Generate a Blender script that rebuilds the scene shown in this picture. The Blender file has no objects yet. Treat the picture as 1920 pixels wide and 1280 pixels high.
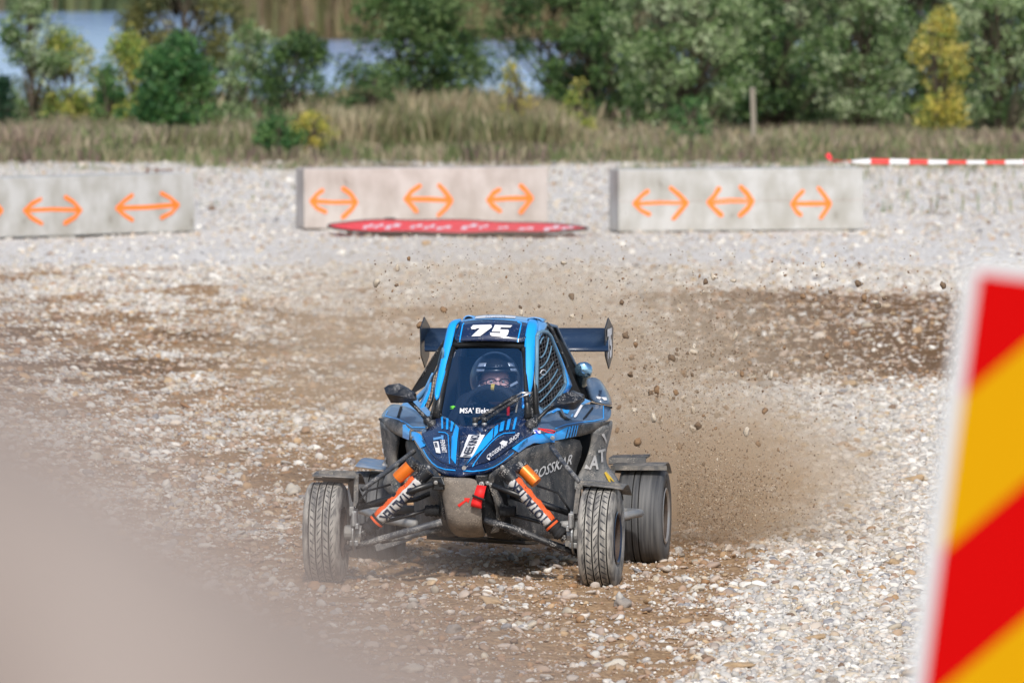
import bpy, bmesh, math, random
import numpy as np
from mathutils import Vector, Matrix, noise as mnoise
from mathutils.geometry import tessellate_polygon
from mathutils.bvhtree import BVHTree
random.seed(7); rng = np.random.default_rng(11)
sc = bpy.context.scene

# ------------------------------------------------------------------ camera
F, H, HZ = 16000.0, 3.49, -200.0          # focal length in px of a 1920 px wide frame, eye height
PITCH = math.atan((640 - HZ) / F)
cam_d = bpy.data.cameras.new('camera'); cam = bpy.data.objects.new('camera', cam_d); sc.collection.objects.link(cam)
cam.location = (0, 0, H); cam.rotation_euler = (math.pi / 2 - PITCH, 0, 0)
cam_d.sensor_width = 36; cam_d.lens = F / 1920 * 36
cam_d.clip_start = 0.1; cam_d.clip_end = 3000
cam_d.dof.use_dof = True; cam_d.dof.focus_distance = 43.3; cam_d.dof.aperture_fstop = 6.3
sc.camera = cam
sc.render.resolution_x, sc.render.resolution_y = 1024, 682
# ------------------------------------------------------------------ light
SUN = Vector((0.02, -0.74, 0.62)).normalized()
world = bpy.data.worlds.new('World'); sc.world = world; world.use_nodes = True
wn = world.node_tree.nodes; wl = world.node_tree.links
sky = wn.new('ShaderNodeTexSky'); sky.sky_type = 'NISHITA'; sky.sun_disc = False
sky.sun_elevation = math.asin(SUN.z); sky.sun_rotation = math.atan2(SUN.x, SUN.y)
sky.air_density = 1.0; sky.dust_density = 1.8; sky.ozone_density = 1.0
wl.new(sky.outputs[0], wn['Background'].inputs[0]); wn['Background'].inputs[1].default_value = 0.15
sd = bpy.data.lights.new('sun', 'SUN'); sd.energy = 3.3; sd.angle = math.radians(3); sd.color = (1, .95, .88)
so = bpy.data.objects.new('sun', sd); sc.collection.objects.link(so)
so.rotation_euler = SUN.to_track_quat('Z', 'Y').to_euler()
sc.view_settings.view_transform = 'Standard'; sc.view_settings.look = 'None'
sc.view_settings.exposure = -0.08; sc.view_settings.gamma = 1
sc.cycles.volume_bounces = 2; sc.cycles.max_bounces = 8; sc.cycles.transparent_max_bounces = 16
sc.cycles.volume_step_rate = 2.0; sc.cycles.volume_max_steps = 128

# ------------------------------------------------------------------ geometry helpers
CP, SP = math.cos(PITCH), math.sin(PITCH)
def ray(px, py):
    u = (px - 960) / F; v = (640 - py) / F
    return Vector((u, CP + v * SP, -SP + v * CP))
def gpt(px, py, z=0.0):
    r = ray(px, py); t = (z - H) / r.z
    return Vector((r.x * t, r.y * t, z))
def at(px, py, Y):
    r = ray(px, py); t = Y / r.y
    return Vector((r.x * t, Y, H + r.z * t))
PSI = math.radians(8)
O = gpt(871, 1093)
cs, sn = math.cos(PSI), math.sin(PSI)
def L(px, py, yl):
    """point of the buggy's own space that lies yl metres behind its front axle on the line of sight px,py"""
    r = ray(px, py)
    t = (yl + O.x * sn + O.y * cs) / (r.x * sn + r.y * cs)
    X, Y, Z = r.x * t - O.x, r.y * t - O.y, H + r.z * t
    return Vector((cs * X - sn * Y, yl, Z))
def LL(pts): return [L(*p) for p in pts]

def link(o, parent=None):
    sc.collection.objects.link(o)
    if parent is not None: o.parent = parent
    return o
def tag(o, label, cat, group=None, kind=None):
    if label: o['label'] = label
    if cat: o['category'] = cat
    if group: o['group'] = group
    if kind: o['kind'] = kind
    return o
def empty(name, loc, rz=0):
    o = bpy.data.objects.new(name, None); o.location = loc; o.rotation_euler = (0, 0, rz); o.empty_display_size = .2
    return link(o)

class MB:
    def __init__(s): s.v = []; s.f = []; s.m = []
    def add(s, vs, fs, mi=0):
        n = len(s.v); s.v += [tuple(v) for v in vs]; s.f += [tuple(i + n for i in f) for f in fs]; s.m += [mi] * len(fs)
    def box(s, c, d, mi=0, M=None):
        x, y, z = d[0] / 2, d[1] / 2, d[2] / 2; c = Vector(c)
        vs = [Vector((a * x, b * y, e * z)) for a in (-1, 1) for b in (-1, 1) for e in (-1, 1)]
        if M is not None: vs = [M @ v for v in vs]
        s.add([v + c for v in vs], [(0, 1, 3, 2), (4, 6, 7, 5), (0, 4, 5, 1), (2, 3, 7, 6), (0, 2, 6, 4), (1, 5, 7, 3)], mi)
    def tube(s, pts, r, n=10, mi=0, cap=True):
        pts = [Vector(p) for p in pts]
        rs = r if isinstance(r, (list, tuple)) else [r] * len(pts)
        rings = []; up = None
        for i, p in enumerate(pts):
            d = (pts[min(i + 1, len(pts) - 1)] - pts[max(i - 1, 0)])
            if d.length < 1e-9: d = Vector((0, 0, 1))
            d.normalize()
            if up is None or abs(up.dot(d)) > .98: up = Vector((0, 0, 1)) if abs(d.z) < .9 else Vector((1, 0, 0))
            a = d.cross(up).normalized(); b = a.cross(d)
            rings.append([p + (a * math.cos(2 * math.pi * k / n) + b * math.sin(2 * math.pi * k / n)) * rs[i] for k in range(n)])
        vs = [v for g in rings for v in g]; fs = []
        for i in range(len(pts) - 1):
            for k in range(n):
                k2 = (k + 1) % n; fs.append((i * n + k, i * n + k2, (i + 1) * n + k2, (i + 1) * n + k))
        if cap: fs.append(tuple(range(n - 1, -1, -1))); fs.append(tuple((len(pts) - 1) * n + k for k in range(n)))
        s.add(vs, fs, mi)
    def plate(s, pts, th=(0, .006, 0), mi=0):
        """polygon with a thickness vector"""
        pts = [Vector(p) for p in pts]; th = Vector(th); n = len(pts)
        tris = tessellate_polygon([pts])
        vs = pts + [p + th for p in pts]
        fs = [tuple(t) for t in tris] + [tuple(i + n for i in reversed(t)) for t in tris]
        fs += [(i, (i + 1) % n, (i + 1) % n + n, i + n) for i in range(n)]
        s.add(vs, fs, mi)
    def grid(s, rows, mi=0):
        n = len(rows[0]); vs = [v for r in rows for v in r]
        s.add(vs, [(i * n + j, i * n + j + 1, (i + 1) * n + j + 1, (i + 1) * n + j) for i in range(len(rows) - 1) for j in range(n - 1)], mi)
    def lathe(s, prof, c, axis='X', n=48, mi=0, closed=False):
        """prof: list of (offset along axis, radius)"""
        c = Vector(c); vs = []
        for k in range(n):
            a = 2 * math.pi * k / n
            for (h, r) in prof:
                u, w = r * math.cos(a), r * math.sin(a)
                vs.append(c + (Vector((h, u, w)) if axis == 'X' else Vector((u, h, w)) if axis == 'Y' else Vector((u, w, h))))
        m = len(prof); fs = []
        for k in range(n):
            k2 = (k + 1) % n
            for j in range(m - 1): fs.append((k * m + j, k * m + j + 1, k2 * m + j + 1, k2 * m + j))
            if closed: fs.append((k * m + m - 1, k * m, k2 * m, k2 * m + m - 1))
        s.add(vs, fs, mi)
    def build(s, name, mats, parent=None, smooth=False, bevel=0, solid=0, sub=0, angle=None):
        me = bpy.data.meshes.new(name); me.from_pydata(s.v, [], s.f)
        if not isinstance(mats, (list, tuple)): mats = [mats]
        for m in mats: me.materials.append(m)
        me.polygons.foreach_set('material_index', s.m)
        bm = bmesh.new(); bm.from_mesh(me); bmesh.ops.recalc_face_normals(bm, faces=bm.faces); bm.to_mesh(me); bm.free()
        if smooth: me.polygons.foreach_set('use_smooth', [True] * len(me.polygons))
        me.update()
        if smooth and angle: me.set_sharp_from_angle(angle=math.radians(angle))
        o = link(bpy.data.objects.new(name, me), parent)
        if sub: q = o.modifiers.new('s', 'SUBSURF'); q.levels = q.render_levels = sub
        if solid: q = o.modifiers.new('t', 'SOLIDIFY'); q.thickness = solid; q.offset = 0
        if bevel: q = o.modifiers.new('b', 'BEVEL'); q.width = bevel; q.segments = 2; q.limit_method = 'ANGLE'
        return o

# ------------------------------------------------------------------ material helpers
def new_mat(name):
    m = bpy.data.materials.new(name); m.use_nodes = True
    nt = m.node_tree; return m, nt, nt.nodes, nt.links, nt.nodes['Principled BSDF']
def srgb(r, g, b):
    return tuple(((c / 255) / 12.92 if c / 255 <= .04045 else ((c / 255 + .055) / 1.055) ** 2.4) for c in (r, g, b))
def mat(name, col, rough=.5, metal=0, dirt=0, speck=0, dirtcol=(.30, .25, .20), scale=9, bump=0, coat=0, spec=.5, bscale=120):
    """paint / metal / plastic, with optional dry-mud patches and thrown specks that belong to the surface"""
    m, nt, N, K, P = new_mat(name)
    P.inputs['Base Color'].default_value = (*col, 1); P.inputs['Roughness'].default_value = rough
    P.inputs['Metallic'].default_value = metal; P.inputs['Coat Weight'].default_value = coat
    P.inputs['Specular IOR Level'].default_value = spec; P.inputs['Coat Roughness'].default_value = .08
    tc = N.new('ShaderNodeTexCoord'); last = None
    if dirt or speck:
        fac = None
        if dirt:
            n = N.new('ShaderNodeTexNoise'); n.inputs['Scale'].default_value = scale; n.inputs['Detail'].default_value = 9; n.inputs['Roughness'].default_value = .7
            K.new(tc.outputs['Object'], n.inputs['Vector'])
            r = N.new('ShaderNodeMapRange'); r.inputs[1].default_value = .75 - .5 * dirt; r.inputs[2].default_value = 1.0 - .5 * dirt + .05; r.inputs[4].default_value = min(1, .35 + dirt * .6)
            K.new(n.outputs[0], r.inputs[0]); fac = r.outputs[0]
        if speck:
            v = N.new('ShaderNodeTexVoronoi'); v.inputs['Scale'].default_value = 125; K.new(tc.outputs['Object'], v.inputs['Vector'])
            n2 = N.new('ShaderNodeTexNoise'); n2.inputs['Scale'].default_value = 18; n2.inputs['Detail'].default_value = 3; K.new(tc.outputs['Object'], n2.inputs['Vector'])
            th = N.new('ShaderNodeMath'); th.operation = 'MULTIPLY'; th.inputs[1].default_value = .85 * speck; pw = N.new('ShaderNodeMapRange'); pw.inputs[1].default_value = .36; pw.inputs[2].default_value = .68; pw.inputs[4].default_value = .72; K.new(n2.outputs[0], pw.inputs[0]); K.new(pw.outputs[0], th.inputs[0])
            lt = N.new('ShaderNodeMath'); lt.operation = 'LESS_THAN'; K.new(v.outputs['Distance'], lt.inputs[0]); K.new(th.outputs[0], lt.inputs[1])
            if fac is None: fac = lt.outputs[0]
            else:
                mx = N.new('ShaderNodeMath'); mx.operation = 'MAXIMUM'; K.new(fac, mx.inputs[0]); K.new(lt.outputs[0], mx.inputs[1]); fac = mx.outputs[0]
        mc = N.new('ShaderNodeMix'); mc.data_type = 'RGBA'; K.new(fac, mc.inputs[0])
        mc.inputs[6].default_value = (*col, 1); mc.inputs[7].default_value = (*dirtcol, 1); K.new(mc.outputs[2], P.inputs['Base Color'])
        mr = N.new('ShaderNodeMapRange'); mr.inputs[3].default_value = rough; mr.inputs[4].default_value = .9; K.new(fac, mr.inputs[0]); K.new(mr.outputs[0], P.inputs['Roughness'])
        if metal:
            mm = N.new('ShaderNodeMapRange'); mm.inputs[3].default_value = metal; mm.inputs[4].default_value = 0; K.new(fac, mm.inputs[0]); K.new(mm.outputs[0], P.inputs['Metallic'])
        if coat:
            mm = N.new('ShaderNodeMapRange'); mm.inputs[3].default_value = coat; mm.inputs[4].default_value = 0; K.new(fac, mm.inputs[0]); K.new(mm.outputs[0], P.inputs['Coat Weight'])
    if bump:
        n = N.new('ShaderNodeTexNoise'); n.inputs['Scale'].default_value = bscale; n.inputs['Detail'].default_value = 4; K.new(tc.outputs['Object'], n.inputs['Vector'])
        b = N.new('ShaderNodeBump'); b.inputs['Strength'].default_value = bump; b.inputs['Distance'].default_value = .004
        K.new(n.outputs[0], b.inputs['Height']); K.new(b.outputs[0], P.inputs['Normal'])
    return m
def attr_mat(name, rough=.9, attr='col', inst=False, trans=0, bump=0, bscale=60):
    m, nt, N, K, P = new_mat(name)
    a = N.new('ShaderNodeAttribute'); a.attribute_name = attr
    if inst: a.attribute_type = 'INSTANCER'
    P.inputs['Roughness'].default_value = rough
    K.new(a.outputs['Color'], P.inputs['Base Color'])
    if bump:
        tc = N.new('ShaderNodeTexCoord'); n = N.new('ShaderNodeTexNoise'); n.inputs['Scale'].default_value = bscale; n.inputs['Detail'].default_value = 5
        K.new(tc.outputs['Object'], n.inputs['Vector'])
        b = N.new('ShaderNodeBump'); b.inputs['Strength'].default_value = bump; b.inputs['Distance'].default_value = .02
        K.new(n.outputs[0], b.inputs['Height']); K.new(b.outputs[0], P.inputs['Normal'])
    if trans:
        t = N.new('ShaderNodeBsdfTranslucent'); K.new(a.outputs['Color'], t.inputs[0])
        x = N.new('ShaderNodeMixShader'); x.inputs[0].default_value = trans
        K.new(P.outputs[0], x.inputs[1]); K.new(t.outputs[0], x.inputs[2]); K.new(x.outputs[0], nt.nodes['Material Output'].inputs[0])
    return m

# numpy value noise, shared by the terrain, the soil map and the pebbles
def _h(ix, iy, s):
    a = (ix.astype(np.int64) * 374761393 + iy.astype(np.int64) * 668265263 + s * 1274126177) & 0xffffffff
    a = ((a ^ (a >> 13)) * 1274126177) & 0xffffffff
    return ((a ^ (a >> 16)) & 0xffff) / 65535.0
def vn(x, y, s=0):
    ix, iy = np.floor(x), np.floor(y); fx, fy = x - ix, y - iy
    fx = fx * fx * (3 - 2 * fx); fy = fy * fy * (3 - 2 * fy)
    a, b, c, d = _h(ix, iy, s), _h(ix + 1, iy, s), _h(ix, iy + 1, s), _h(ix + 1, iy + 1, s)
    return (a * (1 - fx) + b * fx) * (1 - fy) + (c * (1 - fx) + d * fx) * fy
def fbm(x, y, s=0, o=4):
    t = 0; w = 0; a = 1
    for k in range(o): t = t + a * vn(x * 2 ** k, y * 2 ** k, s + k); w += a; a *= .55
    return t / w
def sm(a, b, x):
    t = np.clip((x - a) / (b - a), 0, 1); return t * t * (3 - 2 * t)

# ------------------------------------------------------------------ terrain: one sheet
def soil(x, y):
    """where the racing line has dug brown earth out of the pale gravel (0 gravel .. 1 earth)"""
    yy = np.maximum(y, 5.0)
    py = H * F / yy - 200; px = 960 + x / yy * F
    wob = (fbm(x * .9, y * .35, 3) - .5) * 60; wx = (fbm(x * .7, y * .5, 8) - .5) * 160
    n1 = fbm(x * 2.2, y * 1.1, 21); n2 = fbm(x * 7, y * 5, 31)
    r = sm(535, 560, py + wob * .4) * (1 - sm(690, 740, py + wob * .6)) * sm(1120, 1300, px + wx)
    l = sm(545, 600, py + wob) * (1 - sm(735, 830, py + wob)) * (1 - sm(1150, 1300, px)) * (.30 + .75 * sm(.35, .62, n1))
    lf = sm(500, 530, py + wob) * (1 - sm(560, 580, py)) * (1 - sm(650, 800, px)) * sm(.52, .62, n1) * .8
    xr = np.interp(py, [700, 800, 930, 1000, 1100, 1200, 1280, 1500], [1250, 1400, 1500, 1410, 1350, 1330, 1250, 1100])
    low = sm(740, 850, py) * (1 - sm(xr - 60, xr + 90, px + wx * .6))
    low = low * (.60 + .40 * sm(300, 620, px)) * (.55 + .55 * sm(.3, .6, n1))
    tr = np.exp(-((px - np.interp(py, [1000, 1090, 1280], [640, 700, 900])) / 130) ** 2) * sm(1000, 1080, py) * .5
    m = np.maximum.reduce([r, l, lf, low]) + tr
    m = m * (.66 + .75 * sm(.32, .58, n2))
    return np.clip(m, 0, 1) * (1 - sm(78, 82, y)) * sm(20, 34, y)
def wet(x, y):
    yy = np.maximum(y, 5.0); py = H * F / yy - 200; px = 960 + x / yy * F
    wob = (fbm(x * .9, y * .35, 3) - .5) * 60; wx = (fbm(x * .7, y * .5, 8) - .5) * 160
    r = sm(535, 560, py + wob * .4) * (1 - sm(690, 740, py + wob * .6)) * sm(1120, 1300, px + wx) * .9
    l = sm(560, 610, py + wob) * (1 - sm(700, 780, py + wob)) * (1 - sm(760, 900, px)) * sm(.42, .62, fbm(x * 1.6, y * .8, 24)) * .85
    return np.maximum(r, l)
def height(x, y):
    bank = 2.75 - 0.065 * np.clip(y, -5, 12) 
    z = bank * (1 - sm(12.5, 31, y)) 
    near = sm(28, 34, y) * (1 - sm(100, 112, y))
    s = soil(x, y)
    z = z + near * ((fbm(x * 1.1, y * .7, 5) - .5) * .05 + (fbm(x * 6, y * 6, 6, 3) - .5) * (.028 + .05 * s))
    # berm thrown up along the outside of the bend
    z = z + .09 * np.exp(-((y - 66 - .2 * x) / 3.0) ** 2) * sm(1.0, 3.0, x)
    z = z + sm(112, 118, y) * (1 - sm(140, 170, y)) * (fbm(x * .3, y * .3, 9) - .3) * .25
    z = z - 2.2 * sm(128, 158, y)
    pen = np.exp(-(((x + 2) / 9.0) ** 4)) * sm(255, 268, y) * (1 - sm(300, 318, y))
    z = z + 1.7 * pen + 2.8 * sm(318, 345, y)
    return z
def lines(segs):
    out = []
    for a, b, st in segs: out += list(np.arange(a, b, st))
    out.append(segs[-1][1]); return np.array(out)
ys = lines([(-30, 0, 5), (0, 36, .5), (36, 62, .075), (62, 92, .12), (92, 112, .5), (112, 210, 3), (210, 360, 5), (360, 900, 60)])
xs = lines([(-500, -100, 80), (-100, -30, 10), (-30, -10, 2), (-10, -7, .3), (-7, 8, .08), (8, 11, .3), (11, 31, 2), (31, 101, 10), (101, 501, 80)])
GX, GY = np.meshgrid(xs, ys); GZ = height(GX, GY); GS = soil(GX, GY)
ny, nx = GX.shape
co = np.stack([GX, GY, GZ], -1).reshape(-1, 3)
idx = np.arange(ny * nx).reshape(ny, nx)
q = np.stack([idx[:-1, :-1], idx[:-1, 1:], idx[1:, 1:], idx[1:, :-1]], -1).reshape(-1, 4)
def np_mesh(name, co, quads, mats, attrs=None, smooth=False, k=4):
    me = bpy.data.meshes.new(name); nv, nf = len(co), len(quads)
    me.vertices.add(nv); me.vertices.foreach_set('co', np.ascontiguousarray(co, dtype=np.float32).ravel())
    me.loops.add(nf * k); me.loops.foreach_set('vertex_index', np.ascontiguousarray(quads, dtype=np.int32).ravel())
    me.polygons.add(nf); me.polygons.foreach_set('loop_start', np.arange(0, nf * k, k, dtype=np.int32))
    if smooth: me.polygons.foreach_set('use_smooth', np.ones(nf, dtype=bool))
    me.update(calc_edges=True)
    for (an, at_, dat) in attrs or []:
        a = me.attributes.new(an, at_, 'POINT')
        if at_ == 'FLOAT': a.data.foreach_set('value', np.ascontiguousarray(dat, dtype=np.float32).ravel())
        elif at_ == 'FLOAT_COLOR': a.data.foreach_set('color', np.ascontiguousarray(dat, dtype=np.float32).ravel())
        else: a.data.foreach_set('vector', np.ascontiguousarray(dat, dtype=np.float32).ravel())
    for m in mats: me.materials.append(m)
    return me
# ground material
gm, nt, N, K, P = new_mat('ground_mat')
a = N.new('ShaderNodeAttribute'); a.attribute_name = 'soil'
geo = N.new('ShaderNodeNewGeometry')
n1 = N.new('ShaderNodeTexNoise'); n1.inputs['Scale'].default_value = 26; n1.inputs['Detail'].default_value = 8; n1.inputs['Roughness'].default_value = .75
v1 = N.new('ShaderNodeTexVoronoi'); v1.inputs['Scale'].default_value = 30; v1.inputs['Randomness'].default_value = 1
for t in (n1, v1): K.new(geo.outputs['Position'], t.inputs['Vector'])
cr = N.new('ShaderNodeValToRGB'); K.new(v1.outputs['Color'], cr.inputs[0]); e = cr.color_ramp.elements
e[0].position = 0; e[0].color = (.38, .34, .29, 1); e[1].position = 1; e[1].color = (.84, .82, .79, 1)
q1 = cr.color_ramp.elements.new(.35); q1.color = (.62, .58, .53, 1)
cb = N.new('ShaderNodeValToRGB'); K.new(n1.outputs[0], cb.inputs[0]); e = cb.color_ramp.elements
e[0].position = .30; e[0].color = (.155, .088, .042, 1); e[1].position = .66; e[1].color = (.46, .305, .175, 1)
n3 = N.new('ShaderNodeTexNoise'); n3.inputs['Scale'].default_value = 11; n3.inputs['Detail'].default_value = 6; K.new(geo.outputs['Position'], n3.inputs['Vector'])
ad = N.new('ShaderNodeMath'); ad.operation = 'ADD'; K.new(a.outputs['Fac'], ad.inputs[0]); K.new(n3.outputs[0], ad.inputs[1])
mr = N.new('ShaderNodeMapRange'); mr.inputs[1].default_value = .62; mr.inputs[2].default_value = .9; K.new(ad.outputs[0], mr.inputs[0])
mx = N.new('ShaderNodeMix'); mx.data_type = 'RGBA'; K.new(mr.outputs[0], mx.inputs[0]); K.new(cr.outputs[0], mx.inputs[6]); K.new(cb.outputs[0], mx.inputs[7])
aw = N.new('ShaderNodeAttribute'); aw.attribute_name = 'wet'; mw = N.new('ShaderNodeMix'); mw.data_type = 'RGBA'; mw.blend_type = 'MULTIPLY'
K.new(aw.outputs['Fac'], mw.inputs[0]); K.new(cb.outputs[0], mw.inputs[6]); mw.inputs[7].default_value = (.46, .41, .36, 1); K.new(mw.outputs[2], mx.inputs[7])
av = N.new('ShaderNodeAttribute'); av.attribute_name = 'veg'
mv = N.new('ShaderNodeMix'); mv.data_type = 'RGBA'; K.new(av.outputs['Fac'], mv.inputs[0]); K.new(mx.outputs[2], mv.inputs[6]); mv.inputs[7].default_value = (.10, .085, .05, 1)
K.new(mv.outputs[2], P.inputs['Base Color']); P.inputs['Roughness'].default_value = .95; P.inputs['Specular IOR Level'].default_value = .2
bp = N.new('ShaderNodeBump'); bp.inputs['Strength'].default_value = .5; bp.inputs['Distance'].default_value = .012
K.new(v1.outputs['Distance'], bp.inputs['Height']); K.new(bp.outputs[0], P.inputs['Normal'])
veg = sm(109, 113, GY + (fbm(GX * .8, GY * .4, 77) - .5) * 6)
gme = np_mesh('ground', co, q, [gm], [('soil', 'FLOAT', GS), ('veg', 'FLOAT', veg)], smooth=True)
gme.attributes.new('wet', 'FLOAT', 'POINT').data.foreach_set('value', wet(GX, GY).astype(np.float32).ravel())
ground = link(bpy.data.objects.new('ground', gme)); ground['kind'] = 'structure'

# ------------------------------------------------------------------ water
wm, nt, N, K, P = new_mat('water_mat')
P.inputs['Base Color'].default_value = (.36, .53, .86, 1); P.inputs['Roughness'].default_value = .15; P.inputs['IOR'].default_value = 1.33
g = N.new('ShaderNodeNewGeometry'); mp = N.new('ShaderNodeMapping'); mp.inputs['Scale'].default_value = (1.2, .35, 1)
n = N.new('ShaderNodeTexNoise'); n.inputs['Scale'].default_value = 1.5; n.inputs['Detail'].default_value = 5
K.new(g.outputs['Position'], mp.inputs[0]); K.new(mp.outputs[0], n.inputs['Vector'])
b = N.new('ShaderNodeBump'); b.inputs['Strength'].default_value = .6; b.inputs['Distance'].default_value = .25
K.new(n.outputs[0], b.inputs['Height']); K.new(b.outputs[0], P.inputs['Normal'])
mb = MB(); mb.add([(-450, 132, -1.05), (450, 132, -1.05), (450, 400, -1.05), (-450, 400, -1.05)], [(0, 1, 2, 3)])
w_ = mb.build('water', wm); w_['kind'] = 'structure'

# ------------------------------------------------------------------ pebbles (nobody could count them)
def rock_mesh(name, seed, m, sub=2, sq=(1, .8, .6), amp=.28):
    bm = bmesh.new(); bmesh.ops.create_icosphere(bm, subdivisions=sub, radius=.5)
    for v in bm.verts:
        d = mnoise.noise(v.co * 2.1 + Vector((seed * 7.3, seed * 3.1, 0))) * amp * 1.6 + mnoise.noise(v.co * 5 + Vector((0, seed * 5.7, 9))) * amp * .5
        v.co = v.co * (1 + d); v.co.x *= sq[0]; v.co.y *= sq[1]; v.co.z *= sq[2]
    me = bpy.data.meshes.new(name); bm.to_mesh(me); bm.free(); me.materials.append(m)
    me.polygons.foreach_set('use_smooth', [True] * len(me.polygons)); return me
peb_m = attr_mat('pebble_mat', .85, 'pcol', inst=True)
proto = bpy.data.collections.new('pebble_shapes')
for i, sq in enumerate([(1, .85, .6), (1.15, .75, .5), (.9, .9, .75), (1.3, .8, .55), (1, .7, .8)]):
    proto.objects.link(bpy.data.objects.new('pebble', rock_mesh('pebble', i + 1, peb_m, 2, sq)))
def scatter(name, pos, scl, rot, col, label, cat, kind='stuff'):
    me = np_mesh(name, pos, np.zeros((0, 4)), [], [('psc', 'FLOAT_VECTOR', scl), ('prot', 'FLOAT_VECTOR', rot), ('pcol', 'FLOAT_COLOR', col)])
    o = link(bpy.data.objects.new(name, me)); tag(o, label, cat, kind=kind)
    ng = bpy.data.node_groups.new(name, 'GeometryNodeTree')
    ng.interface.new_socket('Geometry', in_out='INPUT', socket_type='NodeSocketGeometry')
    ng.interface.new_socket('Geometry', in_out='OUTPUT', socket_type='NodeSocketGeometry')
    n = ng.nodes; l = ng.links
    gi = n.new('NodeGroupInput'); go = n.new('NodeGroupOutput')
    m2p = n.new('GeometryNodeMeshToPoints'); iop = n.new('GeometryNodeInstanceOnPoints'); ci = n.new('GeometryNodeCollectionInfo')
    ci.inputs[0].default_value = proto; ci.inputs['Separate Children'].default_value = True
    iop.inputs['Pick Instance'].default_value = True
    s1 = n.new('GeometryNodeInputNamedAttribute'); s1.data_type = 'FLOAT_VECTOR'; s1.inputs[0].default_value = 'psc'
    s2 = n.new('GeometryNodeInputNamedAttribute'); s2.data_type = 'FLOAT_VECTOR'; s2.inputs[0].default_value = 'prot'
    e2r = n.new('FunctionNodeEulerToRotation')
    l.new(gi.outputs[0], m2p.inputs[0]); l.new(m2p.outputs[0], iop.inputs['Points']); l.new(ci.outputs[0], iop.inputs['Instance'])
    l.new(s2.outputs[0], e2r.inputs[0]); l.new(e2r.outputs[0], iop.inputs['Rotation']); l.new(s1.outputs[0], iop.inputs['Scale'])
    l.new(iop.outputs[0], go.inputs[0])
    md = o.modifiers.new('g', 'NODES'); md.node_group = ng
    return o
def pebble_colors(n, s):
    pal = np.array([srgb(205, 203, 200), srgb(188, 186, 185), srgb(224, 222, 218), srgb(198, 188, 172), srgb(178, 150, 118), srgb(150, 150, 155), srgb(206, 196, 186), srgb(128, 108, 92), srgb(196, 172, 140), srgb(168, 160, 150)])
    p0 = np.array([.24, .17, .24, .13, .012, .03, .13, .008, .015, .03]); p1 = np.array([.17, .10, .15, .16, .07, .04, .14, .03, .08, .06])
    c0 = rng.choice(10, n, p=p0 / p0.sum()); c1 = rng.choice(10, n, p=p1 / p1.sum())
    c = np.where((rng.random(n) < s)[:, None], pal[c1], pal[c0]) * rng.uniform(.70, 1.08, (n, 1)) * np.array([1.0, .97, .92])
    br = (rng.random(n) < .07 + s * .65)[:, None] * rng.uniform(.2, .8, (n, 1))     # earth caked on stones in the dug-up line
    c = c * (1 - br) + np.array(srgb(148, 108, 72)) * br
    return np.concatenate([np.clip(c, 0, .9), np.ones((n, 1))], 1)
def pebble_field(y0, y1, dens, smin, smax, keep_soil):
    xa, xb = -.064 * y1 - .8, .064 * y1 + .8
    n = int(dens * (y1 - y0) * (xb - xa))
    x = rng.uniform(xa, xb, n); y = rng.uniform(y0, y1, n)
    ok = np.abs(x) < .064 * y + .8
    s = soil(x, y)
    smooth_road = np.exp(-((y - 82.5) / 2.3) ** 2) * .65 + sm(83, 86, y) * .25
    clump = fbm(x * 3, y * 2, 55)
    rr_ = rng.random(n); s2 = np.clip(s * 1.4, 0, 1); p = (1 - s2 * (1 - keep_soil - .20 * (fbm(x * 9, y * 9, 66) > .52))) * (1 - smooth_road) * np.clip(.45 + clump, 0, 1)
    ok &= rng.random(n) < p
    x, y, s = x[ok], y[ok], s[ok]; n = len(x)
    u_ = rr_[ok]; size = smin + (smin * 2.5) * rng.random(n) ** 1.8 + (smax - smin) * u_ ** 22
    z = height(x, y) + size * .12
    scl = np.stack([size * rng.uniform(.8, 1.3, n), size * rng.uniform(.8, 1.2, n), size * rng.uniform(.7, 1.1, n)], 1)
    rot = np.stack([rng.uniform(-.5, .5, n), rng.uniform(-.5, .5, n), rng.uniform(0, 6.28, n)], 1)
    return np.stack([x, y, z], 1), scl, rot, pebble_colors(n, s)
fields = [pebble_field(36.5, 50, 8200, .0058, .055, .05), pebble_field(50, 62, 4200, .0075, .062, .05), pebble_field(62, 80, 1300, .0105, .07, .08), pebble_field(80, 112, 80, .016, .07, .4)]
P4 = [np.concatenate([f[i] for f in fields]) for i in range(4)]
scatter('gravel_pebbles', *P4, 'pale rounded pebbles covering the gravel track', 'gravel')

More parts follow.
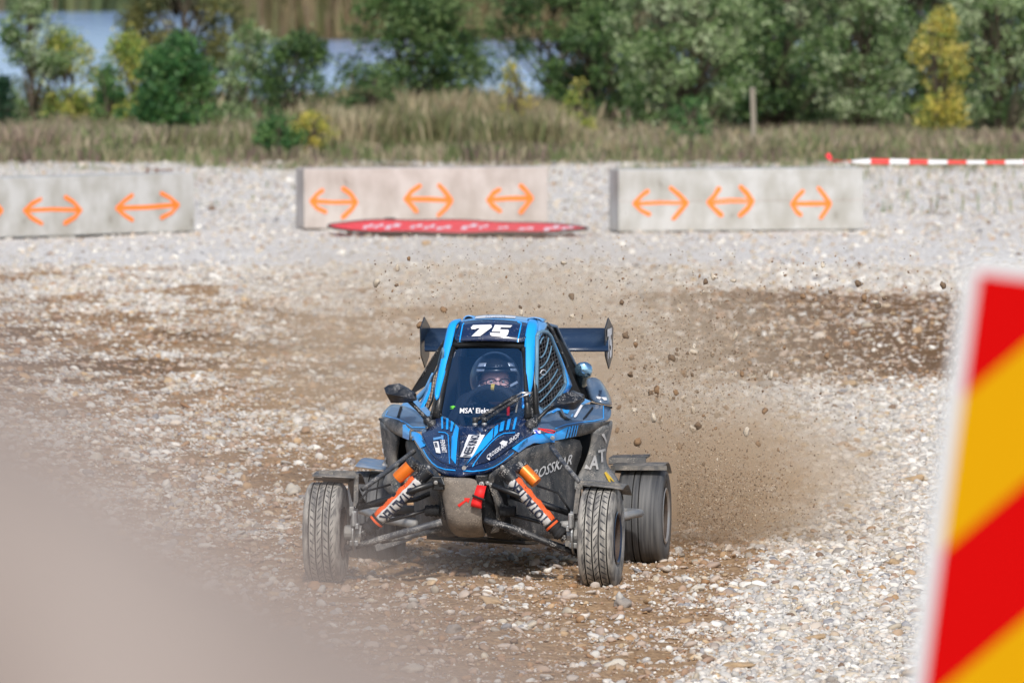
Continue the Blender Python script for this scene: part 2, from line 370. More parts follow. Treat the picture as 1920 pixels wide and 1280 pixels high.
# ------------------------------------------------------------------ vegetation
leaf_m = attr_mat('leaf_mat', .55, 'col', trans=.3)
bark_m = mat('bark_mat', srgb(95, 85, 72), .9, bump=.5, bscale=30)
def leaf_cloud(cent, rad, n, size, pal, droop=.2, asp=.42, up=None):
    """n leaf-shaped rhombi spread through clump centres"""
    k = rng.integers(0, len(cent), n)
    d = rng.normal(0, 1, (n, 3)); d /= np.linalg.norm(d, axis=1)[:, None]
    p = cent[k] + d * (rng.random(n) ** .45)[:, None] * rad[k][:, None] * np.array([1, 1, .85])
    ax = rng.normal(0, 1, (n, 3)); ax[:, 2] -= droop
    if up is not None: ax[:, 2] += up
    ax /= np.linalg.norm(ax, axis=1)[:, None]
    o = np.cross(ax, rng.normal(0, 1, (n, 3))); o /= np.linalg.norm(o, axis=1)[:, None]
    L_ = (size * rng.uniform(.6, 1.4, n))[:, None]; W_ = L_ * asp
    v = np.stack([p, p + ax * L_ * .5 + o * W_ * .5, p + ax * L_, p + ax * L_ * .5 - o * W_ * .5], 1).reshape(-1, 3)
    pal = np.array(pal); ck = rng.integers(0, len(pal), len(cent))         # each spray of leaves leans to one tone
    mixc = np.where((rng.random(n) < .6)[:, None], pal[ck[k]], pal[rng.integers(0, len(pal), n)]) * rng.uniform(.75, 1.25, (n, 1))
    c = np.repeat(np.concatenate([mixc, np.ones((n, 1))], 1), 4, 0)
    return v, np.arange(4 * n).reshape(-1, 4), c
PAL = {'willow': [srgb(146, 168, 116), srgb(108, 136, 80), srgb(184, 198, 158), srgb(78, 106, 58)],
       'dark': [srgb(70, 100, 54), srgb(52, 80, 44), srgb(90, 120, 64), srgb(118, 142, 88)],
       'olive': [srgb(112, 114, 64), srgb(90, 98, 58), srgb(136, 132, 74), srgb(108, 120, 80)],
       'yellow': [srgb(206, 188, 82), srgb(180, 176, 82), srgb(216, 202, 114), srgb(142, 156, 74)],
       'ygreen': [srgb(176, 184, 84), srgb(140, 162, 74), srgb(200, 194, 104), srgb(108, 138, 68)],
       'pine': [srgb(76, 122, 66), srgb(56, 98, 54), srgb(110, 146, 84)],
       'dpine': [srgb(34, 68, 48), srgb(44, 80, 52)]}
def tree(name, label, cat, px, Y, top, w, pal, n, leaf=.075, z0=.25, group=None, conifer=False, ncl=60, gap=1.0, droop=.3, crad=.26):
    base = at(px, 0, Y); x = base.x; z = float(height(np.array([x]), np.array([Y]))[0])
    root = empty(name, (x, Y, z)); tag(root, label, cat, group)
    hgt = top - z; R = w / 2
    mb = MB(); cents = []; rads = []
    if conifer:
        mb.tube([(0, 0, -.1), (0, 0, hgt)], [.05, .008], 6)
        for i in range(ncl):
            t = random.random() ** .8; rr = R * (1 - t) ** .8 + .03; a_ = random.uniform(0, 6.28); q_ = random.uniform(.3, 1)
            c = Vector((math.cos(a_) * rr * q_, math.sin(a_) * rr * q_, z0 * hgt + t * hgt * (1 - z0))); cents.append(c); rads.append((.10 + .16 * (1 - t)) * (1.35 if crad < .25 else 1))
            if i % 2 == 0: mb.tube([(0, 0, max(.05, c.z - .1)), c], [.012, .003], 4)
    else:
        ns = 3 if R > .5 else 2
        stems = []
        for s_ in range(ns):
            a_ = 6.28 * s_ / ns + random.random(); le = random.uniform(.25, .55) * R
            pts = [Vector((random.uniform(-.06, .06), random.uniform(-.06, .06), -.1))]
            for j in range(1, 6):
                t = j / 5; pts.append(Vector((math.cos(a_) * le * t + random.uniform(-.05, .05), math.sin(a_) * le * t + random.uniform(-.05, .05), t * hgt * .93)))
            mb.tube(pts, [.026 * (1 - .16 * j) * max(1, R * .9) for j in range(6)], 6); stems.append(pts)
        for i in range(ncl):
            t = random.random(); th = random.uniform(0, 6.28)
            prof = (math.sin(math.pi * min(1, max(0, t * .86 + .14))) ** .55) * random.uniform(.62, 1.12)
            q_ = random.uniform(.35, 1) ** .5
            c = Vector((math.cos(th) * R * prof * q_, math.sin(th) * R * prof * q_ * .9, hgt * (z0 + (1 - z0) * t)))
            cents.append(c); rads.append(random.uniform(.55, 1.2) * crad)
            st = random.choice(stems); j = min(5, max(1, int(c.z / hgt * 5)))
            mb.tube([st[j - 1], (st[j - 1] + c) / 2 + Vector((0, 0, .05)), c], [.014, .009, .003], 4)
    mb.build('trunk', bark_m, root, smooth=True)
    v, f, c = leaf_cloud(np.array([tuple(c) for c in cents]), np.array(rads), n, leaf, PAL[pal], droop)
    me = np_mesh('crown', v, f, [leaf_m], [('col', 'FLOAT_COLOR', c)])
    link(bpy.data.objects.new('crown', me), root)
    return root
# z of the top edge of the frame is about 2 m at the tree line; crowns run past it
T = tree
T('willow_tree', 'thin grey-green young willow at the left edge with water showing through it', 'tree', 60, 118, 2.35, .95, 'willow', 4800, .07, z0=.1, ncl=46, crad=.22)
T('yellow_green_bush', 'yellow-green bush between the thin willow and the small dark spruce', 'bush', 118, 118.5, 1.5, 1.15, 'ygreen', 6500, .06, z0=.02, ncl=48)
T('spruce_sapling', 'dark green young spruce cut off by the left edge of the photo', 'tree', 2, 117, .95, .5, 'dpine', 2600, .06, z0=.05, conifer=True, ncl=60)
T('spruce_sapling', 'small dark green spruce left of the bright green pine', 'tree', 205, 117.5, 1.1, .5, 'pine', 1900, .07, z0=.05, ncl=26, crad=.15)
T('pine_tree', 'bright green bushy young pine in front of the olive birch', 'tree', 330, 116.5, 1.5, 1.25, 'pine', 9500, .085, z0=.02, ncl=75, crad=.24)
T('shrub', 'olive-yellow shrub beside the foot of the bright green pine', 'bush', 240, 119, 1.55, .8, 'ygreen', 4500, .06, z0=.02, ncl=36)
T('birch_tree', 'tall olive birch with thin crown and the water showing through it', 'tree', 345, 127, 2.9, 2.0, 'olive', 16000, .08, z0=.08, ncl=120, crad=.27)
T('willow_shrub', 'low loose green shrub left of the round willow', 'bush', 555, 121, 1.5, 1.3, 'dark', 6500, .07, z0=.0, ncl=52, crad=.22)
T('willow_shrub', 'thin grey-green shrub between the olive birch and the low loose shrub', 'bush', 470, 122, 1.6, .9, 'willow', 3800, .07, z0=.03, ncl=36, crad=.22)
T('round_willow', 'large round dark grey-green willow standing alone before the water', 'tree', 770, 121, 2.5, 2.1, 'dark', 20000, .08, z0=.0, ncl=150, crad=.3)
T('birch_tree', 'dark spreading tree with water showing through, leftmost of the dense trees', 'tree', 1030, 126, 3.0, 2.2, 'dark', 13000, .075, z0=.05, ncl=80, crad=.28)
T('willow_tree', 'large pale silvery willow behind the grey wooden post', 'tree', 1285, 118.5, 3.1, 2.2, 'willow', 17000, .075, z0=.1, ncl=120, crad=.27)
T('alder_tree', 'dark green alder filling the gap right of the silvery willow', 'tree', 1465, 123, 3.2, 2.0, 'dark', 15000, .08, z0=.06, ncl=110, crad=.28)
T('willow_tree', 'mid green willow between the dark alder and the yellow birch', 'tree', 1610, 120, 3.1, 1.9, 'willow', 13000, .07, z0=.12, ncl=100, crad=.26)
T('birch_sapling', 'slender yellow birch sapling in front of the right hand willows', 'tree', 1762, 117, 1.85, .72, 'yellow', 4600, .065, z0=.08, ncl=52, crad=.2)
T('willow_tree', 'pale willow cut off by the right edge of the photo', 'tree', 1875, 118.5, 3.0, 1.7, 'willow', 12000, .07, z0=.08, ncl=90, crad=.26)
T('alder_tree', 'dark alder showing behind the yellow birch sapling', 'tree', 1730, 126, 3.3, 2.2, 'dark', 13000, .08, z0=.06, ncl=100, crad=.28)
T('alder_tree', 'dark alder showing above and left of the silvery willow', 'tree', 1170, 127, 3.4, 2.0, 'dark', 12000, .08, z0=.08, ncl=90, crad=.28)
T('alder_tree', 'dark green alder behind the mid green willow', 'tree', 1560, 128, 3.4, 2.4, 'dark', 13000, .08, z0=.05, ncl=100, crad=.28)
T('alder_tree', 'dark alder behind the willow at the right edge', 'tree', 1900, 127, 3.3, 2.4, 'dark', 13000, .08, z0=.05, ncl=100, crad=.28)
T('alder_tree', 'dark alder in the back row behind the silvery willow', 'tree', 1360, 128, 3.4, 2.2, 'dark', 13000, .08, z0=.05, ncl=100, crad=.28)
T('spruce_sapling', 'small bright green conifer in the grass beside the yellow bush', 'bush', 520, 111.9, .56, .62, 'pine', 4000, .055, z0=.0, ncl=40, crad=.15)
T('yellow_bush', 'low yellow bush right of the small bright green conifer', 'bush', 578, 112.2, .62, .62, 'yellow', 3000, .045, z0=.05, ncl=40, crad=.14)
T('sapling', 'small bright green sapling left of the grey wooden post', 'tree', 1297, 114, .75, .5, 'pine', 1300, .06, z0=.1, ncl=22, crad=.15)
T('yellow_bush', 'thin yellow sapling in the tall dry grass', 'bush', 965, 115, 1.25, .42, 'yellow', 800, .05, z0=.2, ncl=20, crad=.13)

for k_, (px_, lab_) in enumerate(((1120, 'low dark undergrowth bush below the dark alder left of the silvery willow'), (1350, 'low dark undergrowth bush behind the grey wooden post'), (1500, 'low dark undergrowth bush right of the grey wooden post'), (1660, 'low dark undergrowth bush left of the yellow birch sapling'), (1830, 'low dark undergrowth bush right of the yellow birch sapling'))):
    T('undergrowth_bush', lab_, 'bush', px_, 125, 1.75, 2.2, 'dark', 6500, .08, z0=.0, ncl=60, crad=.26, group='undergrowth bushes below the right hand trees')
T('grass_bush', 'small grey-green bush among the dry grass below the round willow', 'bush', 690, 117, 1.1, 1.0, 'dark', 2600, .06, z0=.05, ncl=22, crad=.15)
T('grass_bush', 'thin yellow-green bush in the dry grass left of the silvery willow', 'bush', 1085, 116, .9, .5, 'ygreen', 900, .055, z0=.05, ncl=16, crad=.13)
T('grass_bush', 'low grey-green bush at the foot of the olive birch', 'bush', 440, 118, .95, .8, 'willow', 1500, .06, z0=.05, ncl=20, crad=.15)

# tall dry grass and heather: nobody could count it
def blades(name, x0, x1, y0, y1, n, hmin, hmax, pal, label, w=.007, lean=.32, hfun=None):
    x = rng.uniform(x0, x1, n); y = rng.uniform(y0, y1, n)
    cl = fbm(x * 1.5, y * .8, 41); ok = rng.random(n) < sm(.25, .6, cl) + .25; x, y, cl = x[ok], y[ok], cl[ok]; n = len(x)
    z = height(x, y); hh = (hmin + (hmax - hmin) * rng.random(n) ** 1.6) * (.55 + .8 * cl)
    if hfun is not None: hh = hh * hfun(x, y)
    a = rng.uniform(0, 6.28, n); dx, dy = np.cos(a) * lean * hh * rng.random(n), np.sin(a) * lean * hh * rng.random(n)
    ww = w * rng.uniform(.5, 1.6, n); b_ = rng.uniform(0, 3.14, n); wx, wy = np.cos(b_) * ww, np.sin(b_) * ww * .3
    v = np.stack([np.stack([x - wx, y - wy, z - .03], 1), np.stack([x + wx, y + wy, z - .03], 1),
                  np.stack([x + dx * .6 + wx * .8, y + dy * .6, z + hh * .7], 1), np.stack([x + dx * 1.3, y + dy * 1.3, z + hh], 1)], 1).reshape(-1, 3)
    pal = np.array(pal); zone = fbm(x * .9, y * .5, 91); ck = np.clip((zone * 1.6 - .3) * len(pal), 0, len(pal) - 1).astype(int)
    c = np.where((rng.random(n) < .5)[:, None], pal[ck], pal[rng.integers(0, len(pal), n)]) * rng.uniform(.7, 1.2, (n, 1))
    c = np.repeat(np.concatenate([c, np.ones((n, 1))], 1), 4, 0)
    me = np_mesh(name, v, np.arange(4 * n).reshape(-1, 4), [leaf_m], [('col', 'FLOAT_COLOR', c)])
    return tag(link(bpy.data.objects.new(name, me)), label, 'grass', kind='stuff')
DRY = [srgb(168, 154, 122), srgb(148, 136, 106), srgb(188, 176, 146), srgb(126, 128, 88), srgb(106, 116, 74)]
MIX = [srgb(132, 134, 92), srgb(168, 156, 130), srgb(124, 104, 96), srgb(104, 122, 70), srgb(182, 170, 140), srgb(90, 112, 64)]
HEA = [srgb(142, 122, 112), srgb(168, 150, 132), srgb(126, 128, 88), srgb(186, 174, 148), srgb(134, 146, 98)]
blades('tall_grass', -4.6, 1.6, 113.5, 124, 170000, .12, .80, DRY, 'tall dry beige grass in front of the water', w=.006, lean=.22, hfun=lambda x, y: (.25 + .6 * sm(-4.4, -2.0, x) * (1 - sm(.2, 1.5, x))) * (.55 + .9 * fbm(x * 2.2, y * 1.5, 123)))
blades('dry_weeds', -9.0, -3.0, 112.5, 121, 60000, .10, .44, HEA, 'brownish purple weeds and heather on the left bank')
blades('meadow_grass', -9.5, 9.5, 110.5, 124, 130000,   .05, .26, MIX, 'mixed green and brown grass along the foot of the trees')
blades('verge_grass', 1.0, 9.5, 111.5, 117, 34000, .08, .36, HEA + DRY[:2], 'dry brown weeds below the right hand trees')
blades('grass_tufts', -9, 9, 107.2, 111.5, 30000, .03, .20, MIX + HEA[:2], 'ragged tufts of dry grass where the verge thins out into the gravel', hfun=lambda x, y: sm(.42, .72, fbm(x * 1.3, y * .9, 201)) * sm(106.5, 111, y + 2 * fbm(x * .7, y * 0, 207)))
blades('sparse_grass', -9, 9, 92, 112, 2600, .04, .16, MIX, 'sparse tufts of grass on the gravel behind the barriers', hfun=lambda x, y: .6 + .8 * sm(2, 5, x))
blades('lake_shore_grass', -12, 12, 124, 140, 24000, .15, .5, MIX, 'grass on the bank by the water', w=.03)
REED = [srgb(126, 114, 78), srgb(144, 128, 94), srgb(112, 112, 70), srgb(132, 112, 84)]
GRE = [srgb(84, 98, 58), srgb(70, 86, 52), srgb(104, 110, 68), srgb(110, 98, 70)]
blades('brown_reeds', -8.5, 5.5, 264, 300, 110000, .8, 3.0, REED, 'brown reed bed on the spit across the water', w=.06, lean=.2)
blades('green_reeds', -60, 40, 326, 360, 90000, 1.5, 4.0, GRE, 'green reeds along the far shore', w=.12, lean=.2)

# ------------------------------------------------------------------ concrete barriers
def concrete(name, c1, c2):
    m, nt, N, K, P = new_mat(name)
    tc = N.new('ShaderNodeTexCoord')
    n = N.new('ShaderNodeTexNoise'); n.inputs['Scale'].default_value = 3.2; n.inputs['Detail'].default_value = 7; K.new(tc.outputs['Object'], n.inputs['Vector'])
    mp = N.new('ShaderNodeMapping'); mp.inputs['Scale'].default_value = (3, 3, 1.4); K.new(tc.outputs['Object'], mp.inputs[0])
    n2 = N.new('ShaderNodeTexNoise'); n2.inputs['Scale'].default_value = 2; n2.inputs['Detail'].default_value = 4; K.new(mp.outputs[0], n2.inputs['Vector'])
    mu = N.new('ShaderNodeMath'); mu.operation = 'MULTIPLY'; K.new(n.outputs[0], mu.inputs[0]); K.new(n2.outputs[0], mu.inputs[1])
    r = N.new('ShaderNodeValToRGB'); K.new(mu.outputs[0], r.inputs[0]); e = r.color_ramp.elements
    e[0].position = .14; e[0].color = (*c1, 1); e[1].position = .34; e[1].color = (*c2, 1); q0 = r.color_ramp.elements.new(.10); q0.color = (c1[0] * .55, c1[1] * .52, c1[2] * .48, 1)
    K.new(r.outputs[0], P.inputs['Base Color']); P.inputs['Roughness'].default_value = .92
    b = N.new('ShaderNodeBump'); b.inputs['Strength'].default_value = .3; b.inputs['Distance'].default_value = .01
    n3 = N.new('ShaderNodeTexNoise'); n3.inputs['Scale'].default_value = 40; K.new(tc.outputs['Object'], n3.inputs['Vector']); K.new(n3.outputs[0], b.inputs['Height']); K.new(b.outputs[0], P.inputs['Normal'])
    return m
con_g = concrete('grey_concrete', srgb(164, 162, 155), srgb(190, 190, 188)); con_p = concrete('pinkish_concrete', srgb(172, 162, 155), srgb(195, 187, 182))
spray = mat('orange_spray', (1.0, .23, .03), .8); dark_m = mat('shadow_gap', (.03, .03, .03), .9)
rust = mat('rust', srgb(110, 66, 48), .9)
def stroke(mb, pts, w, y, n=8):
    """flat ribbon with round ends on the barrier face (x, z) at depth y"""
    P_ = [Vector((p[0], 0, p[1])) for p in pts]
    left, right = [], []
    for i, p in enumerate(P_):
        d = (P_[min(i + 1, len(P_) - 1)] - P_[max(i - 1, 0)]).normalized(); nn = Vector((-d.z, 0, d.x)) * w / 2 * (1 + .12 * math.sin(i * 2.3 + p.x * 9))
        left.append(p + nn); right.append(p - nn)
    d0 = (P_[0] - P_[1]).normalized(); d1 = (P_[-1] - P_[-2]).normalized()
    cap0 = [P_[0] + Matrix.Rotation(-math.pi / 2 + math.pi * k / n, 4, 'Y') @ d0 * w / 2 for k in range(1, n)]
    cap1 = [P_[-1] + Matrix.Rotation(-math.pi / 2 + math.pi * k / n, 4, 'Y') @ d1 * w / 2 for k in range(1, n)]
    loops = left + cap1 + right[::-1] + cap0
    # order: left side, end cap, right side back, start cap
    f = tessellate_polygon([[Vector((v.x, v.z, 0)) for v in loops]])
    mb.add([(v.x, y, v.z) for v in loops], [tuple(t) for t in f])
def barrier(label, A, B, hgt, m, arrows, dep=.45, loops=False, seam=None):
    """A,B: front bottom corners on the ground"""
    A, B = Vector(A), Vector(B); d = B - A; ln = d.length; rz = math.atan2(d.y, d.x)
    zA = float(height(np.array([A.x]), np.array([A.y]))[0])
    root = empty('concrete_barrier', (A.x, A.y, zA - .01), rz); tag(root, label, 'barrier', 'concrete barrier blocks across the track')
    mb = MB(); mb.box((ln / 2, dep / 2, hgt / 2 + .03), (ln, dep, hgt)); o = mb.build('block', m, root, bevel=.012)
    for k in (.12, .5, .88): mb = MB(); mb.box((ln * k, dep / 2, .02), (ln * .1, dep * .9, .06)); mb.build('foot', con_g, root)
    if seam:
        mb = MB(); mb.box((ln / 2, -.002, seam), (ln, .004, .008)); mb.build('casting_line', con_p, root)
    for (cx, cz, w_, sl, sd_) in arrows:
        mb = MB(); hw = w_ / 2; r_ = random.Random(sd_)
        j = lambda s=.02: r_.uniform(-s, s)
        p0 = (cx - hw, cz - sl * hw); p1 = (cx + hw, cz + sl * hw)
        th = .044 + r_.uniform(-.004, .004)
        stroke(mb, [p0, ((p0[0] + p1[0]) / 2, (p0[1] + p1[1]) / 2 + j(.012)), p1], th, -.003)
        a_ = w_ * .27
        stroke(mb, [p0, (p0[0] + a_ * .5, p0[1] + .075 + j(.01)), (p0[0] + a_ + j(), p0[1] + .125 + j())], th, -.005)
        stroke(mb, [p0, (p0[0] + a_ * .45, p0[1] - .07 + j(.01)), (p0[0] + a_ + j(), p0[1] - .125 + j())], th, -.007)
        stroke(mb, [p1, (p1[0] - a_ * .5, p1[1] + .085 + j(.01)), (p1[0] - a_ + j(), p1[1] + .14 + j())], th, -.009)
        stroke(mb, [p1, (p1[0] - a_ * .4, p1[1] - .07 + j(.01)), (p1[0] - a_ + j(), p1[1] - .14 + j())], th, -.011)
        mb.build('painted_arrow', spray, root)
    if loops:
        mb = MB(); c = ln - .38
        mb.tube([(c - .06, dep / 2, hgt + .0), (c - .06, dep / 2, hgt + .07), (c + .06, dep / 2, hgt + .07), (c + .06, dep / 2, hgt + .0)], .012, 6)
        mb.tube([(c + .06, dep / 2, hgt + .06), (c + .28, dep / 2, hgt + .055)], .008, 6)
        mb.build('lifting_loop', rust, root)
    return root
g1, g2 = gpt(1160, 437), gpt(1620, 433)
S_ = lambda px, g, s=181.0: (px - g) / s
barrier('grey concrete barrier with three orange arrows, right of the red banner', g1, g2, .635, con_g,
        [(S_(1240, 1160), .32, .55, .005, 1), (S_(1374, 1160), .33, .46, .02, 2), (S_(1529, 1160), .30, .40, .0, 3)], seam=.34)
g1, g2 = gpt(570, 433), gpt(1028, 429)
barrier('pinkish concrete barrier with three orange arrows behind the red banner', g1, g2, .62, con_p,
        [(S_(627, 570), .31, .47, -.03, 4), (S_(808, 570), .32, .48, -.04, 5), (S_(965, 570), .32, .46, .03, 6)])
g2 = gpt(365, 437); g0 = gpt(0, 449); dd = (g2 - g0).normalized(); g1 = g2 - dd * 3.4
ff = (g2 - g0).length / 365
barrier('grey concrete barrier cut off by the left edge of the photo', g1, g2, .60, con_g,
        [(3.4 - (365 - 275) * ff, .30, .128 * ff * 900, .02, 7), (3.4 - (365 - 97) * ff, .29, .115 * ff * 900, -.02, 8), (3.4 - (365 + 50) * ff, .31, .115 * ff * 900, -.01, 9)], loops=True)

# ------------------------------------------------------------------ red oval banner lying in front of the middle barrier
red_m = mat('red_fabric', (.95, .02, .05), .5); blk = mat('black_rubber', (.02, .02, .02), .6); white_m = mat('white_print', (.85, .72, .80), .6)
c0, c1 = gpt(622, 426), gpt(1100, 440)
ctr = (gpt(622, 432) + gpt(1100, 442)) / 2; ctr.y = gpt(860, 440).y - .25
bn = empty('oval_banner', (ctr.x, ctr.y, .02), math.radians(-4)); tag(bn, 'red oval pop-up banner with white print lying flat before the pinkish barrier', 'banner')
RX, RY = 1.32, .66
def bz(x, y): return .03 + .075 * (y / RY + 1) * .5 * (1 - .35 * x / RX) + .006 * math.sin(x * 7 + y * 3)
mb = MB(); n = 72
rows = []
for k in range(8):
    r_ = k / 7
    rows.append([Vector((RX * r_ * math.cos(2 * math.pi * i / n), RY * r_ * math.sin(2 * math.pi * i / n), 0)) for i in range(n + 1)])
for r in rows:
    for v in r: v.z = bz(v.x, v.y)
mb.grid(rows); mb.build('fabric', red_m, bn, smooth=True, solid=.012)
mb = MB(); mb.tube([(RX * 1.005 * math.cos(2 * math.pi * i / n), RY * 1.005 * math.sin(2 * math.pi * i / n), bz(RX * math.cos(2 * math.pi * i / n), RY * math.sin(2 * math.pi * i / n))) for i in range(n + 1)], .013, 8)
mb.build('rim', blk, bn, smooth=True)
mb = MB(); r_ = random.Random(4)
xx = -.95
while xx < 1.1:                                   # foreshortened lettering, far too blurred to read
    wd = r_.uniform(.07, .15); hh = r_.uniform(.3, .5); yc = -.12 + r_.uniform(-.05, .05)
    if abs(xx) > .15 or True:
        seg = [(xx, yc - hh / 2), (xx + wd * .4, yc - hh / 2), (xx + wd * .4, yc - .03), (xx + wd, yc - .03), (xx + wd, yc + hh / 2), (xx + wd * .55, yc + hh / 2), (xx + wd * .55, yc + .05), (xx, yc + .05)]
        mb.plate([(p[0], p[1], bz(p[0], p[1]) + .010) for p in seg], (0, 0, .004))
    xx += wd + r_.choice([.025, .04, .12])
mb.build('lettering', white_m, bn)
mb = MB(); mb.box((-.75, RY * .96, .12), (.12, .05, .035)); mb.build('strap', blk, bn, bevel=.01)

# ------------------------------------------------------------------ red and white tape and its stake
tape_m, nt, N, K, P = new_mat('tape_mat')
tc = N.new('ShaderNodeTexCoord'); sx = N.new('ShaderNodeSeparateXYZ'); K.new(tc.outputs['Object'], sx.inputs[0])
md = N.new('ShaderNodeMath'); md.operation = 'FRACT'; mu = N.new('ShaderNodeMath'); mu.operation = 'MULTIPLY'; mu.inputs[1].default_value = 1 / .415
K.new(sx.outputs[0], mu.inputs[0]); K.new(mu.outputs[0], md.inputs[0])
gt = N.new('ShaderNodeMath'); gt.operation = 'GREATER_THAN'; gt.inputs[1].default_value = .5; K.new(md.outputs[0], gt.inputs[0])
mx = N.new('ShaderNodeMix'); mx.data_type = 'RGBA'; mx.inputs[6].default_value = (.75, .03, .025, 1); mx.inputs[7].default_value = (.8, .8, .82, 1)
K.new(gt.outputs[0], mx.inputs[0]); K.new(mx.outputs[2], P.inputs['Base Color']); P.inputs['Roughness'].default_value = .4
TY = 92.0; t0 = at(1560, 302, TY); sc_ = F / TY
tp = empty('barrier_tape', t0); tag(tp, 'red and white striped tape strung behind the right hand barrier', 'tape')
rows = []
for i in range(60):
    x = i * .075; zz = -.02 * math.sin(x * .8) + .012 * (x / 4); hh = .025 + .006 * math.sin(x * 3); tw = .4 * math.sin(x * 1.3) if x > .5 else 2.2 * (1 - x / .5)
    rows.append([(x, -hh * math.sin(tw) * .6, zz - hh * math.cos(tw)), (x, hh * math.sin(tw) * .6, zz + hh * math.cos(tw))])
mb = MB(); mb.grid(rows); mb.build('tape', tape_m, tp, smooth=True, solid=.002)
mb = MB(); mb.grid([[(-.02, 0, .00), (-.0, 0, .04)], [(-.07, .01, .06), (-.03, .01, .09)]]); mb.build('tape_end', red_m, tp, solid=.002)
sz = float(height(np.array([t0.x]), np.array([TY + .1]))[0])
wood = mat('grey_wood', srgb(150, 142, 128), .9, bump=.4, bscale=50)
mb = MB(); mb.tube([(0, 0, -.1), (.005, 0, .4), (0, 0, t0.z - sz + .02)], [.011, .010, .008], 8)
o = mb.build('stake', wood, empty('tape_stake', (t0.x - .012, TY + .03, sz)), smooth=True); tag(o.parent, 'thin stake behind the right hand barrier holding the tape', 'stake')
ex = t0.x + 59 * .075; sz = float(height(np.array([ex]), np.array([TY]))[0])
mb = MB(); mb.tube([(0, 0, -.1), (0, 0, t0.z - sz + .12)], [.02, .018], 8)
o = mb.build('stake', wood, empty('tape_stake', (ex, TY, sz)), smooth=True); tag(o.parent, 'wooden stake at the far right end of the striped tape', 'stake')
# wooden post before the trees
pb = at(1412, 300, 113.4); pz = float(height(np.array([pb.x]), np.array([113.4]))[0])
pr = empty('wooden_post', (pb.x, 113.4, pz)); tag(pr, 'weathered grey wooden post standing in front of the trees', 'post')
mb = MB(); mb.tube([(0, 0, -.2), (.005, 0, .5), (-.01, 0, at(1412, 168, 113.4).z - pz)], [.038, .036, .034], 8); mb.build('shaft', wood, pr, smooth=True, angle=40)
mb = MB(); mb.tube([(-.01, 0, at(1412, 168, 113.4).z - pz - .0), (-.01, 0, at(1412, 168, 113.4).z - pz + .02)], [.044, .03], 8); mb.build('cap', wood, pr)

# ------------------------------------------------------------------ striped marker board near the camera
SY = 12.3; k_ = F / SY
mred = mat('reflective_red', (.46, .0, .0), .9, spec=.1); myel = mat('reflective_yellow', (.52, .262, .0), .9, spec=.1); mwht = mat('board_white', (.50, .51, .52), .6); galv = mat('galvanised', (.4, .41, .42), .45, metal=.7)
TL = at(1808, 477, SY)
gz = float(height(np.array([TL.x]), np.array([SY]))[0])
tilt = math.radians(-7.4)        # leans to the right
bw, bh = .30, 1.0
sg = empty('marker_board', (TL.x + .02, SY, gz)); tag(sg, 'red and yellow striped marker board with white edge in the near right corner', 'sign')
Mt = Matrix.Rotation(-tilt, 4, 'Y')
top = Vector((TL.x - sg.location.x, 0, TL.z - gz))
def bpnt(u, v, y=0): return top + Mt @ Vector((u, 0, -v)) + Vector((0, y, 0))
def poly_clip(poly, a, b, c):     # keep a*x+b*y<=c
    out = []
    for i in range(len(poly)):
        p, q_ = poly[i], poly[(i + 1) % len(poly)]; dp = a * p[0] + b * p[1] - c; dq = a * q_[0] + b * q_[1] - c
        if dp <= 0: out.append(p)
        if dp * dq < 0: t = dp / (dp - dq); out.append((p[0] + (q_[0] - p[0]) * t, p[1] + (q_[1] - p[1]) * t))
    return out
mb = MB()
cr_ = .025
mb.plate([bpnt(*p) for p in [(cr_, 0), (bw - cr_, 0), (bw, cr_), (bw, bh - cr_), (bw - cr_, bh), (cr_, bh), (0, bh - cr_), (0, cr_)]], (0, .012, 0)); mb.build('panel', mwht, sg, bevel=.002)
bd = .025
inner = [(bd, bd), (bw - bd, bd), (bw - bd, bh - bd), (bd, bh - bd)]
# stripes rise to the right; measured down the left edge
edges = [-.5, .205, .43, .655, .88, 1.2]
for i in range(len(edges) - 1):
    a_ = 1.1; pl = poly_clip(inner, a_, 1, a_ * bd + edges[i + 1]) ; pl = poly_clip(pl, -a_, -1, -(a_ * bd + edges[i]))
    if len(pl) > 2:
        mb = MB(); mb.plate([bpnt(p[0], p[1], -.003) for p in pl], (0, .002, 0)); mb.build('stripe', mred if i % 2 == 0 else myel, sg)
mb = MB(); pc = bpnt(bw / 2, .1, .03); pe = bpnt(bw / 2, bh - .05, .03)
mb.tube([pc, pe, (pe.x - .02, .03, -.3)], .022, 10); mb.build('pole', galv, sg, smooth=True)

# ------------------------------------------------------------------ heap of earth right in front of the lens, lower left
YM = 1.95; km = F / YM
mh, nt, N, K, P = new_mat('heap_mat')
g = N.new('ShaderNodeNewGeometry'); n = N.new('ShaderNodeTexNoise'); n.inputs['Scale'].default_value = 14; n.inputs['Detail'].default_value = 8
K.new(g.outputs['Position'], n.inputs['Vector']); r = N.new('ShaderNodeValToRGB'); K.new(n.outputs[0], r.inputs[0]); e = r.color_ramp.elements
e[0].position = .35; e[0].color = (.215, .172, .148, 1); e[1].position = .65; e[1].color = (.36, .305, .272, 1)
K.new(r.outputs[0], P.inputs['Base Color']); P.inputs['Roughness'].default_value = .95
b = N.new('ShaderNodeBump'); b.inputs['Strength'].default_value = .5; b.inputs['Distance'].default_value = .01; K.new(n.outputs[0], b.inputs['Height']); K.new(b.outputs[0], P.inputs['Normal'])
def ridge(x):        # crest of the heap as seen along x at its own distance
    px = 960 + x * km
    py = np.interp(px, [-6000, -1500, -300, 0, 150, 350, 600, 850, 1100, 1500, 2500, 6000], [0, 260, 430, 640, 745, 885, 1035, 1190, 1370, 1720, 3000, 6300])
    return H + (640 - py) / km - PITCH * YM
